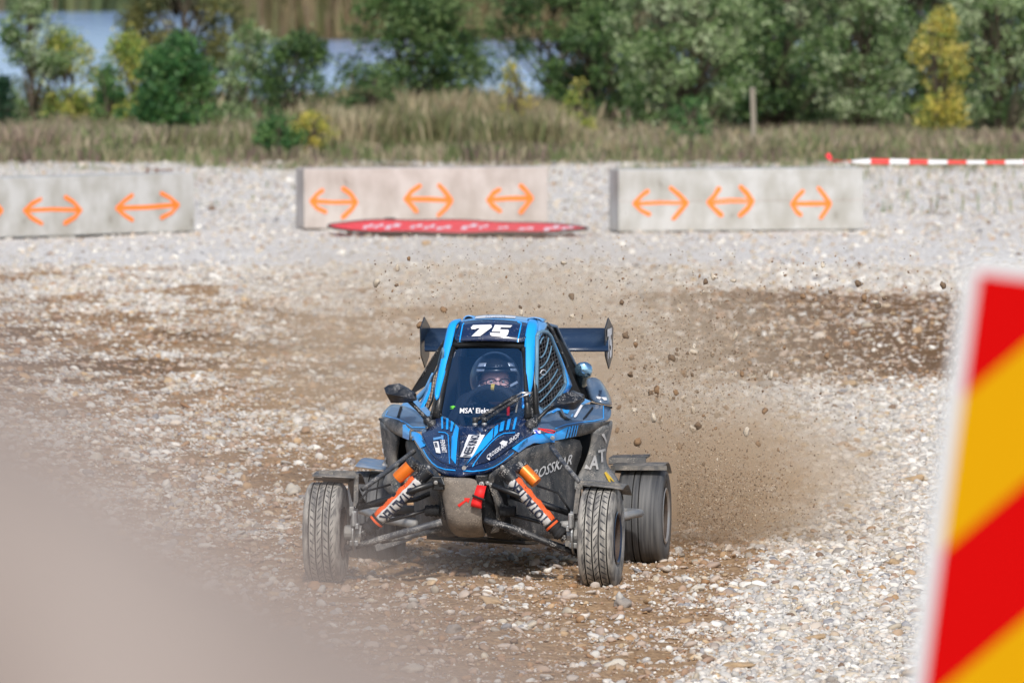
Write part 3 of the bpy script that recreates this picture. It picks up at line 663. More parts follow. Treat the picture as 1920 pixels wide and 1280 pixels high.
hx = np.linspace(-1.2, .9, 220); hy = np.linspace(1.2, 4.0, 90); HX, HY = np.meshgrid(hx, hy)
base = height(HX, HY) - .05; cz = ridge(HX)
prof = np.exp(-((HY - YM) / .42) ** 2)
HZ_ = base + (cz - base) * prof * sm(-1.2, -.8, HX)* (1 - sm(.2, .9, HX)) + (fbm(HX * 9, HY * 9, 71) - .5) * .03 * prof
ny_, nx_ = HX.shape; ii = np.arange(ny_ * nx_).reshape(ny_, nx_)
me = np_mesh('earth_heap', np.stack([HX, HY, HZ_], -1).reshape(-1, 3), np.stack([ii[:-1, :-1], ii[:-1, 1:], ii[1:, 1:], ii[1:, :-1]], -1).reshape(-1, 4), [mh], smooth=True)
tag(link(bpy.data.objects.new('earth_heap', me)), 'blurred heap of pale earth filling the near left corner', 'earth heap', kind='structure')

# ================================================================== the buggy
car = empty('race_buggy', O, -PSI)
tag(car, 'blue and black single seat off-road race buggy number 75 sliding on the gravel', 'race buggy')
bpy.context.view_layer.update()
BLUE = (.01, .38, .98); NAVY = (.008, .022, .075)
blue = mat('blue_vinyl', BLUE, .28, dirt=0, speck=.10, coat=.6)
lblue = mat('dusty_blue', (.12, .34, .66), .32, dirt=.42, speck=.25, dirtcol=(.30, .32, .36), coat=.4)
navy = mat('navy_vinyl', NAVY, .2, dirt=.16, speck=.5, coat=.9, dirtcol=(.34, .34, .36))
grey = mat('dusty_navy', (.07, .12, .20), .3, dirt=.55, speck=.4, coat=.5, dirtcol=(.25, .28, .33))
mud = mat('mud_caked_plastic', (.03, .034, .04), .55, dirt=.62, speck=.7, dirtcol=(.31, .285, .255), scale=7, bump=.3)
mudl = mat('pale_mud_caked', (.07, .085, .10), .65, dirt=.72, speck=.7, dirtcol=(.46, .43, .39), scale=8, bump=.3)
skidm = mat('skid_mud', (.15, .13, .11), .7, dirt=.7, speck=.7, dirtcol=(.32, .275, .23), scale=16, bump=.5)
blkp = mat('black_paint', (.012, .013, .015), .35, dirt=.25, speck=.35, dirtcol=(.22, .20, .18), scale=16)
blks = mat('black_speckled', (.014, .016, .02), .4, dirt=.5, speck=.8, dirtcol=(.30, .29, .28), scale=14)
blk0 = mat('black_interior', (.006, .007, .009), .8)
steel = mat('dusty_steel', (.30, .31, .32), .45, metal=.6, dirt=.65, speck=.5, dirtcol=(.36, .34, .31), scale=14)
tubm = mat('dusty_tube', (.05, .055, .065), .45, dirt=.62, speck=.8, dirtcol=(.32, .31, .29), scale=18)
guardm = mat('dusty_guard', (.10, .10, .10), .65, dirt=.62, speck=.5, dirtcol=(.44, .39, .33), scale=16)
silver = mat('bright_metal', (.62, .62, .62), .28, metal=.9, dirt=.25, dirtcol=(.34, .31, .27), scale=30)
orange = mat('orange_anodised', (.85, .20, .02), .35, metal=.3, dirt=.25, speck=.6, dirtcol=(.5, .34, .2), scale=22)
orangef = mat('orange_fabric', (.74, .11, .02), .75, dirt=.3, speck=.5, dirtcol=(.34, .22, .16), scale=22)
whitef = mat('white_fabric', (.56, .55, .54), .75, dirt=.5, speck=.4, dirtcol=(.36, .32, .28), scale=16)
blackf = mat('black_fabric', (.018, .018, .02), .8, dirt=.2, speck=.15, dirtcol=(.12, .11, .10), scale=10)
white = mat('white_vinyl', (.80, .80, .82), .45, speck=0)
whited = mat('muddy_white_vinyl', (.62, .62, .62), .6, dirt=.45, speck=.3, dirtcol=(.25, .23, .21), scale=20)
redf = mat('red_webbing', (.80, .015, .015), .6)
redv = mat('red_vinyl', (.72, .02, .012), .6)
yellowv = mat('yellow_vinyl', (.75, .50, .05), .6)
inkm = mat('dark_ink', (.012, .02, .05), .5)
greenv = mat('green_vinyl', (.15, .65, .06), .5)

# ---- sticker helper: lays a flat outline onto the panels already built
_bvh = {}
def bvh(o):
    if o.name not in _bvh:
        bpy.context.view_layer.update(); dg = bpy.context.evaluated_depsgraph_get(); oe = o.evaluated_get(dg); me = oe.to_mesh()
        W = o.matrix_world; _bvh[o.name] = BVHTree.FromPolygons([W @ v.co for v in me.vertices], [tuple(p.vertices) for p in me.polygons]); oe.to_mesh_clear()
    return _bvh[o.name]
CAM = Vector((0, 0, H))
def tri_sub(vs, tris, mx=5.0):
    vs = list(vs); out = []; stack = list(tris); cache = {}
    def mid(a, b):
        k = (min(a, b), max(a, b))
        if k not in cache: vs.append(((vs[a][0] + vs[b][0]) / 2, (vs[a][1] + vs[b][1]) / 2)); cache[k] = len(vs) - 1
        return cache[k]
    ln = lambda a, b: math.hypot(vs[a][0] - vs[b][0], vs[a][1] - vs[b][1])
    for _ in range(8):
        # uniform split of every triangle with a long edge, edge-consistent
        nxt = []; done = True
        for a, b, c in stack:
            e = [ln(a, b) > mx, ln(b, c) > mx, ln(c, a) > mx]
            if not any(e): nxt.append((a, b, c)); continue
            done = False
            ab = mid(a, b) if e[0] else None; bc = mid(b, c) if e[1] else None; ca = mid(c, a) if e[2] else None
            k = sum(e)
            if k == 3: nxt += [(a, ab, ca), (ab, b, bc), (ca, bc, c), (ab, bc, ca)]
            elif k == 1:
                if e[0]: nxt += [(a, ab, c), (ab, b, c)]
                elif e[1]: nxt += [(a, b, bc), (a, bc, c)]
                else: nxt += [(a, b, ca), (ca, b, c)]
            else:
                if not e[0]: nxt += [(a, b, bc), (a, bc, ca), (ca, bc, c)]
                elif not e[1]: nxt += [(b, c, ca), (b, ca, ab), (ab, ca, a)]
                else: nxt += [(c, a, ab), (c, ab, bc), (bc, ab, b)]
        stack = nxt
        if done: break
    return vs, stack
def decal(name, target, shapes, m, parent=None, off=.0035, mx=5.0):
    """shapes: list of (verts2d, tris) or outlines in photo px; returns one sticker mesh lying on target"""
    T_ = bvh(target); inv = (parent or target).matrix_world.inverted(); mb = MB()
    for s in shapes:
        if isinstance(s, tuple): vs, tr = s
        else: vs = s; tr = [tuple(t) for t in tessellate_polygon([[Vector((p[0], p[1], 0)) for p in s]])]
        vs, tr = tri_sub(vs, tr, mx)
        used = sorted({i for t in tr for i in t}); P3 = {}
        last = None
        for i in used:
            d = ray(*vs[i]).normalized(); h = T_.ray_cast(CAM, d)
            if h[0] is None: P3[i] = None; continue
            nrm = h[1] if h[1].dot(d) < 0 else -h[1]
            P3[i] = h[0] + nrm * off
        good = {i: p for i, p in P3.items() if p is not None}
        if not good: continue
        for i in used:
            if P3[i] is None:
                j = min(good, key=lambda k: (vs[k][0] - vs[i][0]) ** 2 + (vs[k][1] - vs[i][1]) ** 2)
                d = ray(*vs[i]).normalized(); P3[i] = CAM + d * (good[j] - CAM).length
        ix = {i: k for k, i in enumerate(used)}
        mb.add([inv @ P3[i] for i in used], [tuple(ix[k] for k in t) for t in tr])
    o = mb.build(name, m, parent or target); return o
def text_shape(txt, p0, xv, yv, bold=.02, space=1.0, shear=0):
    """txt set with its baseline start at p0 (px); xv, yv = px vectors of one em to the right / up"""
    cu = bpy.data.curves.new('t', 'FONT'); cu.body = txt; cu.offset = bold; cu.space_character = space; cu.resolution_u = 2; cu.shear = shear
    ob = bpy.data.objects.new('t', cu); sc.collection.objects.link(ob); bpy.context.view_layer.update()
    me = bpy.data.meshes.new_from_object(ob.evaluated_get(bpy.context.evaluated_depsgraph_get()))
    me.calc_loop_triangles()
    vs = [(p0[0] + xv[0] * v.co.x + yv[0] * v.co.y, p0[1] + xv[1] * v.co.x + yv[1] * v.co.y) for v in me.vertices]
    tr = [tuple(t.vertices) for t in me.loop_triangles]
    bpy.data.objects.remove(ob); bpy.data.meshes.remove(me); bpy.data.curves.remove(cu)
    return (vs, tr)
def line_shape(pts, w):
    a, b = [], []
    for i, p in enumerate(pts):
        q0, q1 = pts[max(i - 1, 0)], pts[min(i + 1, len(pts) - 1)]; dx, dy = q1[0] - q0[0], q1[1] - q0[1]; l = math.hypot(dx, dy) or 1
        a.append((p[0] - dy / l * w / 2, p[1] + dx / l * w / 2)); b.append((p[0] + dy / l * w / 2, p[1] - dx / l * w / 2))
    n = len(pts); tr = []
    for i in range(n - 1): tr += [(i, i + 1, n + i + 1), (i, n + i + 1, n + i)]
    return (a + b, tr)
def pxy(ox, oy, k): return lambda *pts: [(ox + p[0] / k, oy + p[1] / k) for p in pts]
A4 = pxy(700, 740, 7.11); A5 = pxy(860, 740, 7.11); A6 = pxy(980, 740, 7.11); A1 = pxy(700, 580, 5.82); A2 = pxy(1000, 580, 5.82); A3 = pxy(820, 580, 5.333); A7 = pxy(780, 860, 6.4)

# ---- bonnet
r0 = [(787, 809, .50), (797, 831, .33), (810, 852, .20), (827, 867, .09), (855, 875.5, .0), (869, 877, -.03), (878, 875, -.03), (906, 868.5, .03), (944, 847, .15), (979, 823, .33), (1003, 812, .52)]
r1 = [(798, 806, .54), (810, 826, .36), (823, 846, .24), (838, 859, .15), (856, 862, .06), (868, 868, .13), (879, 860, .06), (905, 853, .14), (935, 834, .24), (966, 815, .39), (995, 807, .55)]
r2 = [(808, 799, .58), (820, 814, .42), (832, 829, .33), (846, 838, .26), (857, 836, .17), (870, 845, .31), (887, 834, .18), (910, 828, .26), (936, 815, .36), (963, 804, .47), (990, 800, .58)]
r3 = [(812, 790, .62), (826, 796, .52), (838, 802, .44), (850, 808, .38), (860, 810, .31), (882, 820, .42), (906, 809, .32), (922, 806, .39), (942, 798, .48), (965, 791, .57), (990, 790, .63)]
r4 = [(816, 782, .66), (827, 780, .66), (840, 783, .62), (852, 790, .56), (861, 797, .49), (888, 799.5, .47), (913, 799, .48), (928, 795, .53), (946, 788, .6), (970, 781, .66), (992, 780, .68)]
mb = MB(); mb.grid([LL(r) for r in (r0, r1, r2, r3, r4)])
bonnet = mb.build('bonnet', navy, car, smooth=True, sub=2, solid=.006)
# front rim: the blunt lip all round the bonnet, running out to the shoulders
lo = A4((80, 330), (235, 490), (350, 545), (470, 607), (540, 606), (640, 780), (740, 920), (850, 1030), (950, 1078), (1170, 1105)) + A5((60, 1075), (300, 1062), (450, 1012), (620, 912), (720, 832), (790, 772), (900, 690), (1000, 640), (1100, 647), (1200, 637)) + A6((400, 612), (550, 582), (700, 557), (900, 520), (1165, 365))
up = A4((80, 310), (200, 312), (340, 342), (430, 392), (500, 462), (620, 500), (700, 650), (780, 800), (900, 900), (1150, 962)) + A5((110, 945), (330, 912), (450, 862), (600, 762), (710, 702), (850, 592), (950, 542), (1020, 517), (1120, 512), (1280, 505)) + A6((420, 490), (560, 430), (740, 400), (960, 370), (1165, 345))
dl = [1.1, .95, .82, .66, .55, .32, .19, .08, .02, -.07, -.07, .0, .08, .17, .24, .30, .40, .50, .58, .66, .70, .78, .86, .97, 1.1]
du = [1.1, 1.0, .85, .76, .66, .52, .35, .22, .11, .0, -.01, .04, .10, .18, .25, .36, .46, .55, .60, .66, .70, .78, .86, .97, 1.1]
LO = [L(p[0], p[1], d) for p, d in zip(lo, dl)]; UP = [L(p[0], p[1], d) for p, d in zip(up, du)]
MID = [(a + b) / 2 + Vector((0, -.018, .002)) for a, b in zip(LO, UP)]
mb = MB(); mb.grid([UP[4:20], MID[4:20], LO[4:20], [p + Vector((0, .03, -.004)) for p in LO[4:20]]]); rim = mb.build('bonnet_lip', navy, car, smooth=True, sub=2, solid=.006)
mb = MB(); mb.grid([UP[:5], MID[:5], LO[:5]]); riml = mb.build('shoulder_edge', mudl, car, smooth=True, sub=1, solid=.006)
mb = MB(); mb.grid([UP[19:], MID[19:], LO[19:]]); rimr = mb.build('shoulder_edge', mud, car, smooth=True, sub=1, solid=.006)
# shoulders
mb = MB()
mb.grid([LL([(711, 783, 1.1), (728, 784, 1.0), (748, 788, .85), (761, 795, .76), (770, 804.5, .66), (787, 810, .52), (797, 806, .56)]),
         LL([(722, 770, 1.22), (736, 772, 1.12), (756, 776, .98), (770, 783, .86), (780, 792, .76), (792, 798, .66), (804, 795, .62)]),
         LL([(733, 757, 1.35), (746, 758, 1.3), (764, 763, 1.15), (780, 770, 1.0), (793, 780, .85), (804, 788, .75), (813, 786, .66)])])
shl = mb.build('shoulder_panel', grey, car, smooth=True, sub=1, solid=.006)
mb = MB()
mb.grid([LL([(995, 808, .56), (1003, 812, .52), (1040, 811, .66), (1059, 800.5, .78), (1084, 796, .86), (1115, 792, .97), (1144, 788.5, 1.1)]),
         LL([(994, 798, .62), (1008, 797, .66), (1036, 791, .80), (1060, 786, .92), (1086, 781, 1.03), (1118, 777, 1.13), (1146, 775, 1.2)]),
         LL([(1000, 786, .70), (1018, 780, .80), (1040, 772, .95), (1062, 764, 1.08), (1088, 757, 1.22), (1120, 759, 1.28), (1147, 763, 1.3)])])
shr = mb.build('shoulder_panel', grey, car, smooth=True, sub=1, solid=.006)
shr['label'] = 'dusty dark blue shoulder panel'
# cockpit side fill between shoulders and nets
mb = MB()
mb.plate(LL([(752, 759, 1.3), (775, 738, 1.35), (784, 752, 1.15), (797, 762, 1.0), (812, 778, .75), (806, 790, .72), (790, 779, .88), (772, 767, 1.08)]), (0, .02, 0)); mb.build('cockpit_side', lblue, car)
mb = MB()
mb.plate(LL([(1005, 776, .72), (1008, 762, .76), (1022, 775, .85), (1045, 764, 1.05), (1066, 736, 1.3), (1108, 752, 1.35), (1090, 760, 1.22), (1062, 767, 1.08), (1040, 775, .95), (1018, 784, .80)]), (0, .02, 0)); mb.build('cockpit_side', lblue, car)
# intake scoop and vent slots in the shoulders
for name, pts in (('intake_hole', A6((465, 205), (500, 215), (545, 270), (600, 315), (665, 342), (560, 335), (500, 290))), ('vent_slot', A6((925, 165), (945, 185), (850, 305), (805, 338), (800, 325), (880, 225)))):
    decal(name, shr, [pts], blk0, off=.004)
decal('vent_slot', shl, [A4((360, 160), (395, 165), (375, 220), (345, 310), (315, 310), (335, 240))], blk0, off=.004)
decal('sponsor_sticker', shr, [A6((770, 140), (800, 150), (715, 300), (690, 315), (680, 295))], white, off=.005)
decal('sponsor_sticker', shr, [A6((655, 262), (675, 270), (655, 310), (635, 300))], lblue, off=.005)
decal('blue_patch', shr, [A6((380, 230), (450, 195), (560, 195), (625, 205), (600, 258), (520, 235), (465, 205), (400, 250))], blue, off=.0035)
mb = MB(); a, b = LL([(1053, 771, 1.0), (1060, 785, .94)]); mb.tube([a + Vector((0, -.02, .01)), b + Vector((0, -.02, .01))], .007, 8); mb.build('catch_pin', silver, car)
# livery on the shoulders
decal('blue_trim', shr, [line_shape(A6((430, 455), (560, 405), (740, 375), (960, 350), (1075, 322), (1075, 150)), 1.6)], blue, off=.003)
decal('blue_trim', shl, [line_shape(A4((190, 215), (160, 285), (330, 330), (430, 375), (520, 438), (690, 440)), 1.6)], blue, off=.003)
# blue band on the lip
decal('blue_band', rim, [A5((705, 715), (860, 598), (960, 545), (1020, 520), (1280, 512), (1280, 632), (1200, 634), (1100, 644), (1000, 636), (900, 686), (790, 768))], blue, car)
decal('blue_band', rimr, [A6((378, 508), (420, 492), (500, 465), (600, 428), (555, 578), (400, 608), (378, 610)), A6((612, 424), (640, 418), (600, 566), (572, 574)), A6((652, 416), (675, 412), (638, 560), (615, 565)), A6((690, 411), (708, 408), (672, 552), (655, 556)), A6((722, 406), (737, 404), (702, 546), (686, 550))], blue, car, off=.004)
decal('blue_band', riml, [A4((400, 402), (430, 400), (488, 462), (488, 598), (470, 598), (400, 566))], blue, car, off=.004)
decal('blue_band', rim, [A4((520, 600), (515, 500), (560, 498), (625, 520), (700, 662), (695, 685), (632, 712), (560, 600))], blue, car)
decal('lip_line', rim, [line_shape(A4((672, 730), (730, 830), (790, 905), (860, 960), (960, 995), (1100, 1010)), 1.8), line_shape(A5((60, 1015), (180, 1020), (340, 1000), (460, 960), (560, 900), (640, 840), (725, 768)), 1.8)], blue, car)
decal('lettering', rim, [text_shape('LIVERYS', A5((785, 728))[0], (5.0, -4.2), (1.4, -10), .012, .95)], inkm, car, off=.006)
decal('lettering', rim, [text_shape('LIVERY', (792.0, 826.5), (1.6, 2.6), (3.4, -2.2), .03, .95)], inkm, car, off=.006)
# bonnet livery
decal('blue_flash', bonnet, [A5((105, 935), (330, 590), (400, 510), (462, 445), (447, 590), (330, 720), (200, 830))], blue)
decal('blue_flash', bonnet, [A4((1050, 560), (1062, 545), (1100, 400), (1140, 450), (1118, 600), (1098, 930), (1040, 850), (1045, 700))], blue)
decal('blue_stripe', bonnet, [A5((480, 430), (528, 400), (522, 510), (465, 585)), A5((560, 375), (615, 350), (592, 480), (540, 498)), A5((655, 335), (700, 318), (665, 470), (627, 475)), A5((750, 308), (782, 302), (742, 465), (714, 470))], blue)
decal('blue_stripe', bonnet, [A4((903, 292), (928, 296), (935, 455), (912, 460)), A4((972, 312), (1003, 325), (1000, 465), (972, 468)), A4((1035, 352), (1075, 378), (1050, 495), (1030, 490))], blue)
decal('blue_line', bonnet, [line_shape(A5((180, 955), (300, 790), (420, 650), (520, 560), (600, 520), (750, 508)), 1.7)], blue)
decal('blue_line', bonnet, [line_shape(A4((870, 500), (960, 508), (1000, 540), (1012, 700), (1018, 945)), 1.5)], blue)
decal('dark_panel', bonnet, [A5((205, 880), (400, 690), (560, 580), (820, 535), (700, 690), (500, 840), (330, 912))], inkm, off=.0025)
decal('panel_seam', bonnet, [line_shape(A4((1140, 500), (1155, 620), (1130, 990)), 1.1), line_shape(A5((430, 450), (300, 640), (60, 990)), 1.1)], blk0, off=.003)
st = decal('sponsor_sticker', bonnet, [A5((130, 540), (348, 543), (205, 800), (180, 838), (8, 835))], white, off=.005)
# the lettering runs up the sticker: thick bars for the repeated letters
decal('lettering', bonnet, [text_shape('NEEE KINO', (A5((160, 832))[0]), (3.8, -8.3), (-22, .6), .018, .95)], inkm, off=.007)
decal('lettering', bonnet, [text_shape('CROSSKART', A5((378, 878))[0], (7.0, -5.0), (-1.5, -11), .016, 1.0), text_shape('.SHOP', A5((668, 668))[0], (7.4, -5.2), (-1.5, -11.5), .016, 1.0), A5((545, 655), (590, 618), (655, 640), (625, 690), (575, 680))], white, off=.006)
decal('lettering', bonnet, [text_shape('FENNBET', A4((895, 612))[0], (1.0, 5.8), (12.0, -.8), .016, 1.0)], white, off=.006)
decal('sponsor_sticker', bonnet, [A4((800, 635), (868, 628), (900, 790), (838, 780))], white, off=.005)
decal('lettering', bonnet, [text_shape('IIIIIIIII', A4((812, 650))[0], (1.1, 4.2), (7.5, -.9), .01, 1.0)], inkm, off=.007)
decal('blue_patch', bonnet, [A4((800, 580), (905, 560), (915, 590), (805, 612)), A4((905, 545), (940, 545), (935, 615), (915, 600))], lblue, off=.004)
mb = MB(); p = L(870, 877, -.06); mb.lathe([(0, .0), (0, .011), (.006, .012), (.01, .008)], p, 'Y', 12); mb.build('bolt', silver, car)

# ---- windscreen, frame and roof
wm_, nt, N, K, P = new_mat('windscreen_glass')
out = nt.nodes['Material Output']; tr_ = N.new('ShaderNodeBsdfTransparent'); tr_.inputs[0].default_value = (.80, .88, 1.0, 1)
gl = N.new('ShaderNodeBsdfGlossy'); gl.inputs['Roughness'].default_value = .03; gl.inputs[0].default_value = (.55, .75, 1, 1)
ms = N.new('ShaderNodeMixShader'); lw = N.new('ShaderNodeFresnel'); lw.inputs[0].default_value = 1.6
K.new(lw.outputs[0], ms.inputs[0]); K.new(tr_.outputs[0], ms.inputs[1]); K.new(gl.outputs[0], ms.inputs[2]); df = N.new('ShaderNodeBsdfDiffuse'); df.inputs[0].default_value = (.02, .16, .46, 1); m2_ = N.new('ShaderNodeMixShader'); m2_.inputs[0].default_value = .085; K.new(ms.outputs[0], m2_.inputs[1]); K.new(df.outputs[0], m2_.inputs[2]); K.new(m2_.outputs[0], out.inputs[0])  # faint blue diffuse layer paints in the sky's reflection on the glass
def wrow(py, xl, xr, yl, n=9, bulge=.03):
    return [L(xl + (xr - xl) * i / (n - 1), py, yl - bulge * math.sin(math.pi * i / (n - 1))) for i in range(n)]
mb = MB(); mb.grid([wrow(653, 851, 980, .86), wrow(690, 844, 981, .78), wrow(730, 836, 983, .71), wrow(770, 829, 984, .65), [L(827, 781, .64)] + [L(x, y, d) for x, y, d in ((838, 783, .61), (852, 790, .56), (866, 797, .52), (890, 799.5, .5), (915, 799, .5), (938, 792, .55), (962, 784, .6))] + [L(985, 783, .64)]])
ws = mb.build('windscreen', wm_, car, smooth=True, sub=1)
mb = MB()
mb.tube(LL([(849, 652, .87), (836, 700, .79), (825, 745, .70), (818, 785, .64)]), [.016, .02, .022, .026], 8); mb.build('windscreen_frame', blkp, car, smooth=True); mb = MB()
mb.tube(LL([(982, 652, .87), (984, 700, .79), (987, 745, .70), (990, 785, .64)]), [.014, .014, .016, .022], 8)
mb.build('windscreen_frame', blkp, car, smooth=True)
def arc(pts, n=13):   # quadratic through three px points
    (x0, y0), (x1, y1), (x2, y2) = pts; o = []
    for i in range(n):
        t = i / (n - 1); cx_, cy_ = 2 * x1 - (x0 + x2) / 2, 2 * y1 - (y0 + y2) / 2
        o.append(((1 - t) ** 2 * x0 + 2 * t * (1 - t) * cx_ + t * t * x2, (1 - t) ** 2 * y0 + 2 * t * (1 - t) * cy_ + t * t * y2))
    return o
mb = MB(); R_ = []
for pts, d in ((((849, 643), (916, 642), (984, 646)), .885), (((850, 655), (915, 651), (981, 658)), .90)): R_.append([L(x, y, d) for x, y in arc(pts)])
mb.grid(R_); mb.build('header_strip', blk0, car, smooth=True, solid=.01)
mb = MB(); R_ = []
for pts, d, bl in ((((851, 640), (916, 638.5), (985, 642)), .875, .02), (((856, 620), (920, 615), (988, 622)), .93, .03), (((861, 605), (924, 599.5), (992, 607)), 1.02, .03), (((868, 600), (928, 593.5), (998, 601)), 1.16, .02), (((876, 597), (930, 591), (1003, 598)), 1.32, .0)):
    a_ = arc(pts); R_.append([L(x, y, d - bl * math.sin(math.pi * i / 12)) for i, (x, y) in enumerate(a_)])
mb.grid(R_[:3]); roof = mb.build('roof', navy, car, smooth=True, sub=1, solid=.008)
mb = MB(); mb.grid(R_[2:]); rooft = mb.build('roof_top', lblue, car, smooth=True, sub=1, solid=.008)
decal('start_number', roof, [A3((337, 190), (360, 165), (540, 160), (548, 185), (430, 272), (342, 275), (430, 195), (400, 195), (385, 205), (345, 205)),
      A3((575, 162), (748, 168), (728, 190), (566, 186)), A3((566, 186), (635, 189), (628, 206), (555, 205)), A3((555, 205), (708, 209), (714, 222), (712, 232), (545, 229)), A3((630, 231), (712, 232), (704, 256), (625, 246)), A3((530, 240), (704, 247), (699, 264), (686, 277), (545, 272), (527, 258))], white, car, off=.006)
decal('blue_line', roof, [line_shape(A3((268, 140), (255, 160), (225, 318)), 2.2), line_shape(A3((800, 128), (838, 142), (835, 165), (802, 322)), 2.2)], blue, car)
decal('sponsor_sticker', rooft, [A3((390, 80), (470, 70), (620, 66), (785, 78), (775, 96), (560, 90), (375, 100))], white, car, off=.005)
decal('lettering', rooft, [text_shape('ATV LIETUVA', A3((480, 93))[0], (5.6, .05), (.4, -5.0), .0, 1.15)], lblue, car, off=.007)
# roof vents
for (x, y, d, w_) in ((879, 597.5, 1.12, .028), (1001, 601, 1.12, .045)):
    mb = MB(); c = L(x, y, d); n = 8
    mb.grid([[c + Vector((w_ * math.cos(math.pi * i / n), t * .14, .022 * math.sin(math.pi * i / n) * (1 - .4 * t) - .006)) for i in range(n + 1)] for t in (0, .5, 1)])
    o = mb.build('roof_vent', lblue, car, smooth=True, solid=.006)
    mb = MB(); mb.plate([c + Vector((w_ * .85 * math.cos(math.pi * i / n), .01, .017 * math.sin(math.pi * i / n) - .006)) for i in range(n + 1)], (0, .004, 0)); mb.build('opening', blk0, o)
# blue pillars
def strip(name, left, right, m, sub=1, th=.02):
    mb = MB(); rows = []
    for (a_, b_) in zip(left, right):
        A_, B_ = L(*a_), L(*b_); rows.append([A_, (A_ + B_) / 2 + Vector((0, -.008, .003)), B_])
    mb.grid(rows); return mb.build(name, m, car, smooth=True, sub=sub, solid=th)
strip('pillar_cover', [(860, 601, 1.06), (846, 604, 1.0), (841, 614, .96), (836, 638, .90), (827, 683, .82), (820, 717, .75), (817, 735, .70), (818, 749, .67)],
      [(866, 602, 1.05), (857, 606, .98), (854, 614, .94), (849, 640, .885), (836, 692, .80), (830, 717, .74), (824, 735, .70), (820.5, 749, .67)], blue)
strip('pillar_cover', [(992, 601, 1.1), (990, 606, 1.0), (986, 618, .94), (984, 640, .89), (982, 690, .81), (981, 730, .74), (980.5, 750, .70), (980, 766, .67)],
      [(1006, 602, 1.12), (1008, 609, 1.04), (1007, 618, .99), (1004, 636, .92), (1002, 674, .84), (998, 728, .76), (989, 750, .71), (982, 766, .67)], blue)
strip('roof_edge', [(1004, 600, 1.14), (1009, 608, 1.06), (1008, 619, 1.0), (1006, 640, .93)], [(1022, 606, 1.22), (1026, 613, 1.12), (1016, 622, 1.02), (1008, 641, .93)], lblue)
# A pillar foot (mud-speckled)
mb = MB(); mb.plate(LL([(986, 768, .66), (998, 728, .78), (1001, 700, .82), (1004, 640, .93), (1006, 640, .94), (1004, 755, .76), (1014, 782, .72), (1006, 792, .66), (990, 798, .60), (984, 784, .63)]), (0, .03, 0)); mb.build('pillar_foot', blks, car)
mb = MB(); mb.plate(LL([(817, 735, .72), (822, 748, .68), (826, 740, .69), (822, 765, .66), (829, 782, .62), (822, 797, .55), (806, 800, .60), (806, 776, .74)]), (0, .03, 0)); mb.build('pillar_foot', blks, car)

# ---- side nets
def net(name, frame_px, dep, lines_a, lines_b, fr, parent=car):
    pts = [L(x, y, dep(x, y)) for x, y in frame_px]
    mb = MB(); mb.tube(pts + [pts[0]], fr, 8); f_ = mb.build('net_frame', netf, parent, smooth=True)
    mb = MB()
    for (p, q_, r) in lines_a: mb.tube([L(p[0] + (q_[0] - p[0]) * t, p[1] + (q_[1] - p[1]) * t, dep(p[0] + (q_[0] - p[0]) * t, 0)) for t in (0, .5, 1)], r, 4)
    mb.build('net_mesh', netm, f_)
    return f_
netf = mat('net_frame_paint', (.13, .25, .36), .4, speck=.2, dirt=.2, dirtcol=(.3, .3, .3)); netm = mat('net_cord', (.10, .10, .11), .8)
depR = lambda x, y: .80 + (x - 1006) / 56 * .5
FR = A2((40, 290), (60, 255), (100, 238), (150, 250), (185, 285), (215, 360), (270, 500), (320, 640), (352, 790), (330, 860), (280, 940), (120, 1115), (60, 1075), (28, 1035), (35, 800), (38, 600))
def clip_seg(poly, p, q_):
    ts = []
    n = len(poly)
    for i in range(n):
        a, b = poly[i], poly[(i + 1) % n]; dx, dy = q_[0] - p[0], q_[1] - p[1]; ex, ey = b[0] - a[0], b[1] - a[1]; den = dx * ey - dy * ex
        if abs(den) < 1e-9: continue
        t = ((a[0] - p[0]) * ey - (a[1] - p[1]) * ex) / den; u = ((a[0] - p[0]) * dy - (a[1] - p[1]) * dx) / den
        if 0 <= u <= 1: ts.append(t)
    ts.sort()
    return [((p[0] + (q_[0] - p[0]) * a, p[1] + (q_[1] - p[1]) * a), (p[0] + (q_[0] - p[0]) * b, p[1] + (q_[1] - p[1]) * b)) for a, b in zip(ts[::2], ts[1::2])]
segs = []
for i in range(16):                      # cords leaning with the net
    x = 984 + i * 5.2; segs += [(a, b, .0016) for a, b in clip_seg(FR, (x, 600), (x + 26, 790))]
for i in range(26):
    y = 590 + i * 7.5; segs += [(a, b, .0014) for a, b in clip_seg(FR, (1000, y + 26), (1066, y - 12))]
nr = net('side_net', FR, depR, segs, None, .010)
mb = MB()
for (a, b, c) in (((75, 375), (90, 330), (115, 300)), ((80, 525), (130, 460), (165, 310)), ((75, 640), (150, 560), (200, 400)), ((70, 760), (160, 670), (222, 570)), ((60, 905), (180, 790), (265, 650)), ((70, 1010), (190, 880), (305, 715)), ((118, 1085), (220, 990), (345, 810))):
    pts = A2(a, b, c); mb.tube([L(x, y, depR(x, y) - .006) for x, y in arc(pts, 7)], .0042, 5)
mb.build('net_strap', netf, nr, smooth=True)
decal_p = A2((78, 690), (90, 665), (115, 658), (135, 670), (140, 695), (125, 715), (95, 712))
mb = MB(); mb.tube([L(x, y, depR(x, y) - .01) for x, y in decal_p] + [L(*decal_p[0], depR(*decal_p[0]) - .01)], .003, 4); mb.build('net_badge', white, nr)
depL = lambda x, y: .80 + (831 - x) / 36 * .5
FL = A1((760, 425), (740, 480), (700, 640), (640, 745), (600, 900), (560, 1090), (600, 1085), (640, 1000), (690, 800), (730, 620), (765, 470))
segs = []
for i in range(14): segs += [(a, b, .0016) for a, b in clip_seg(FL, (790 + i * 3.4, 650 - 6 * 0), (770 + i * 3.4, 790))]
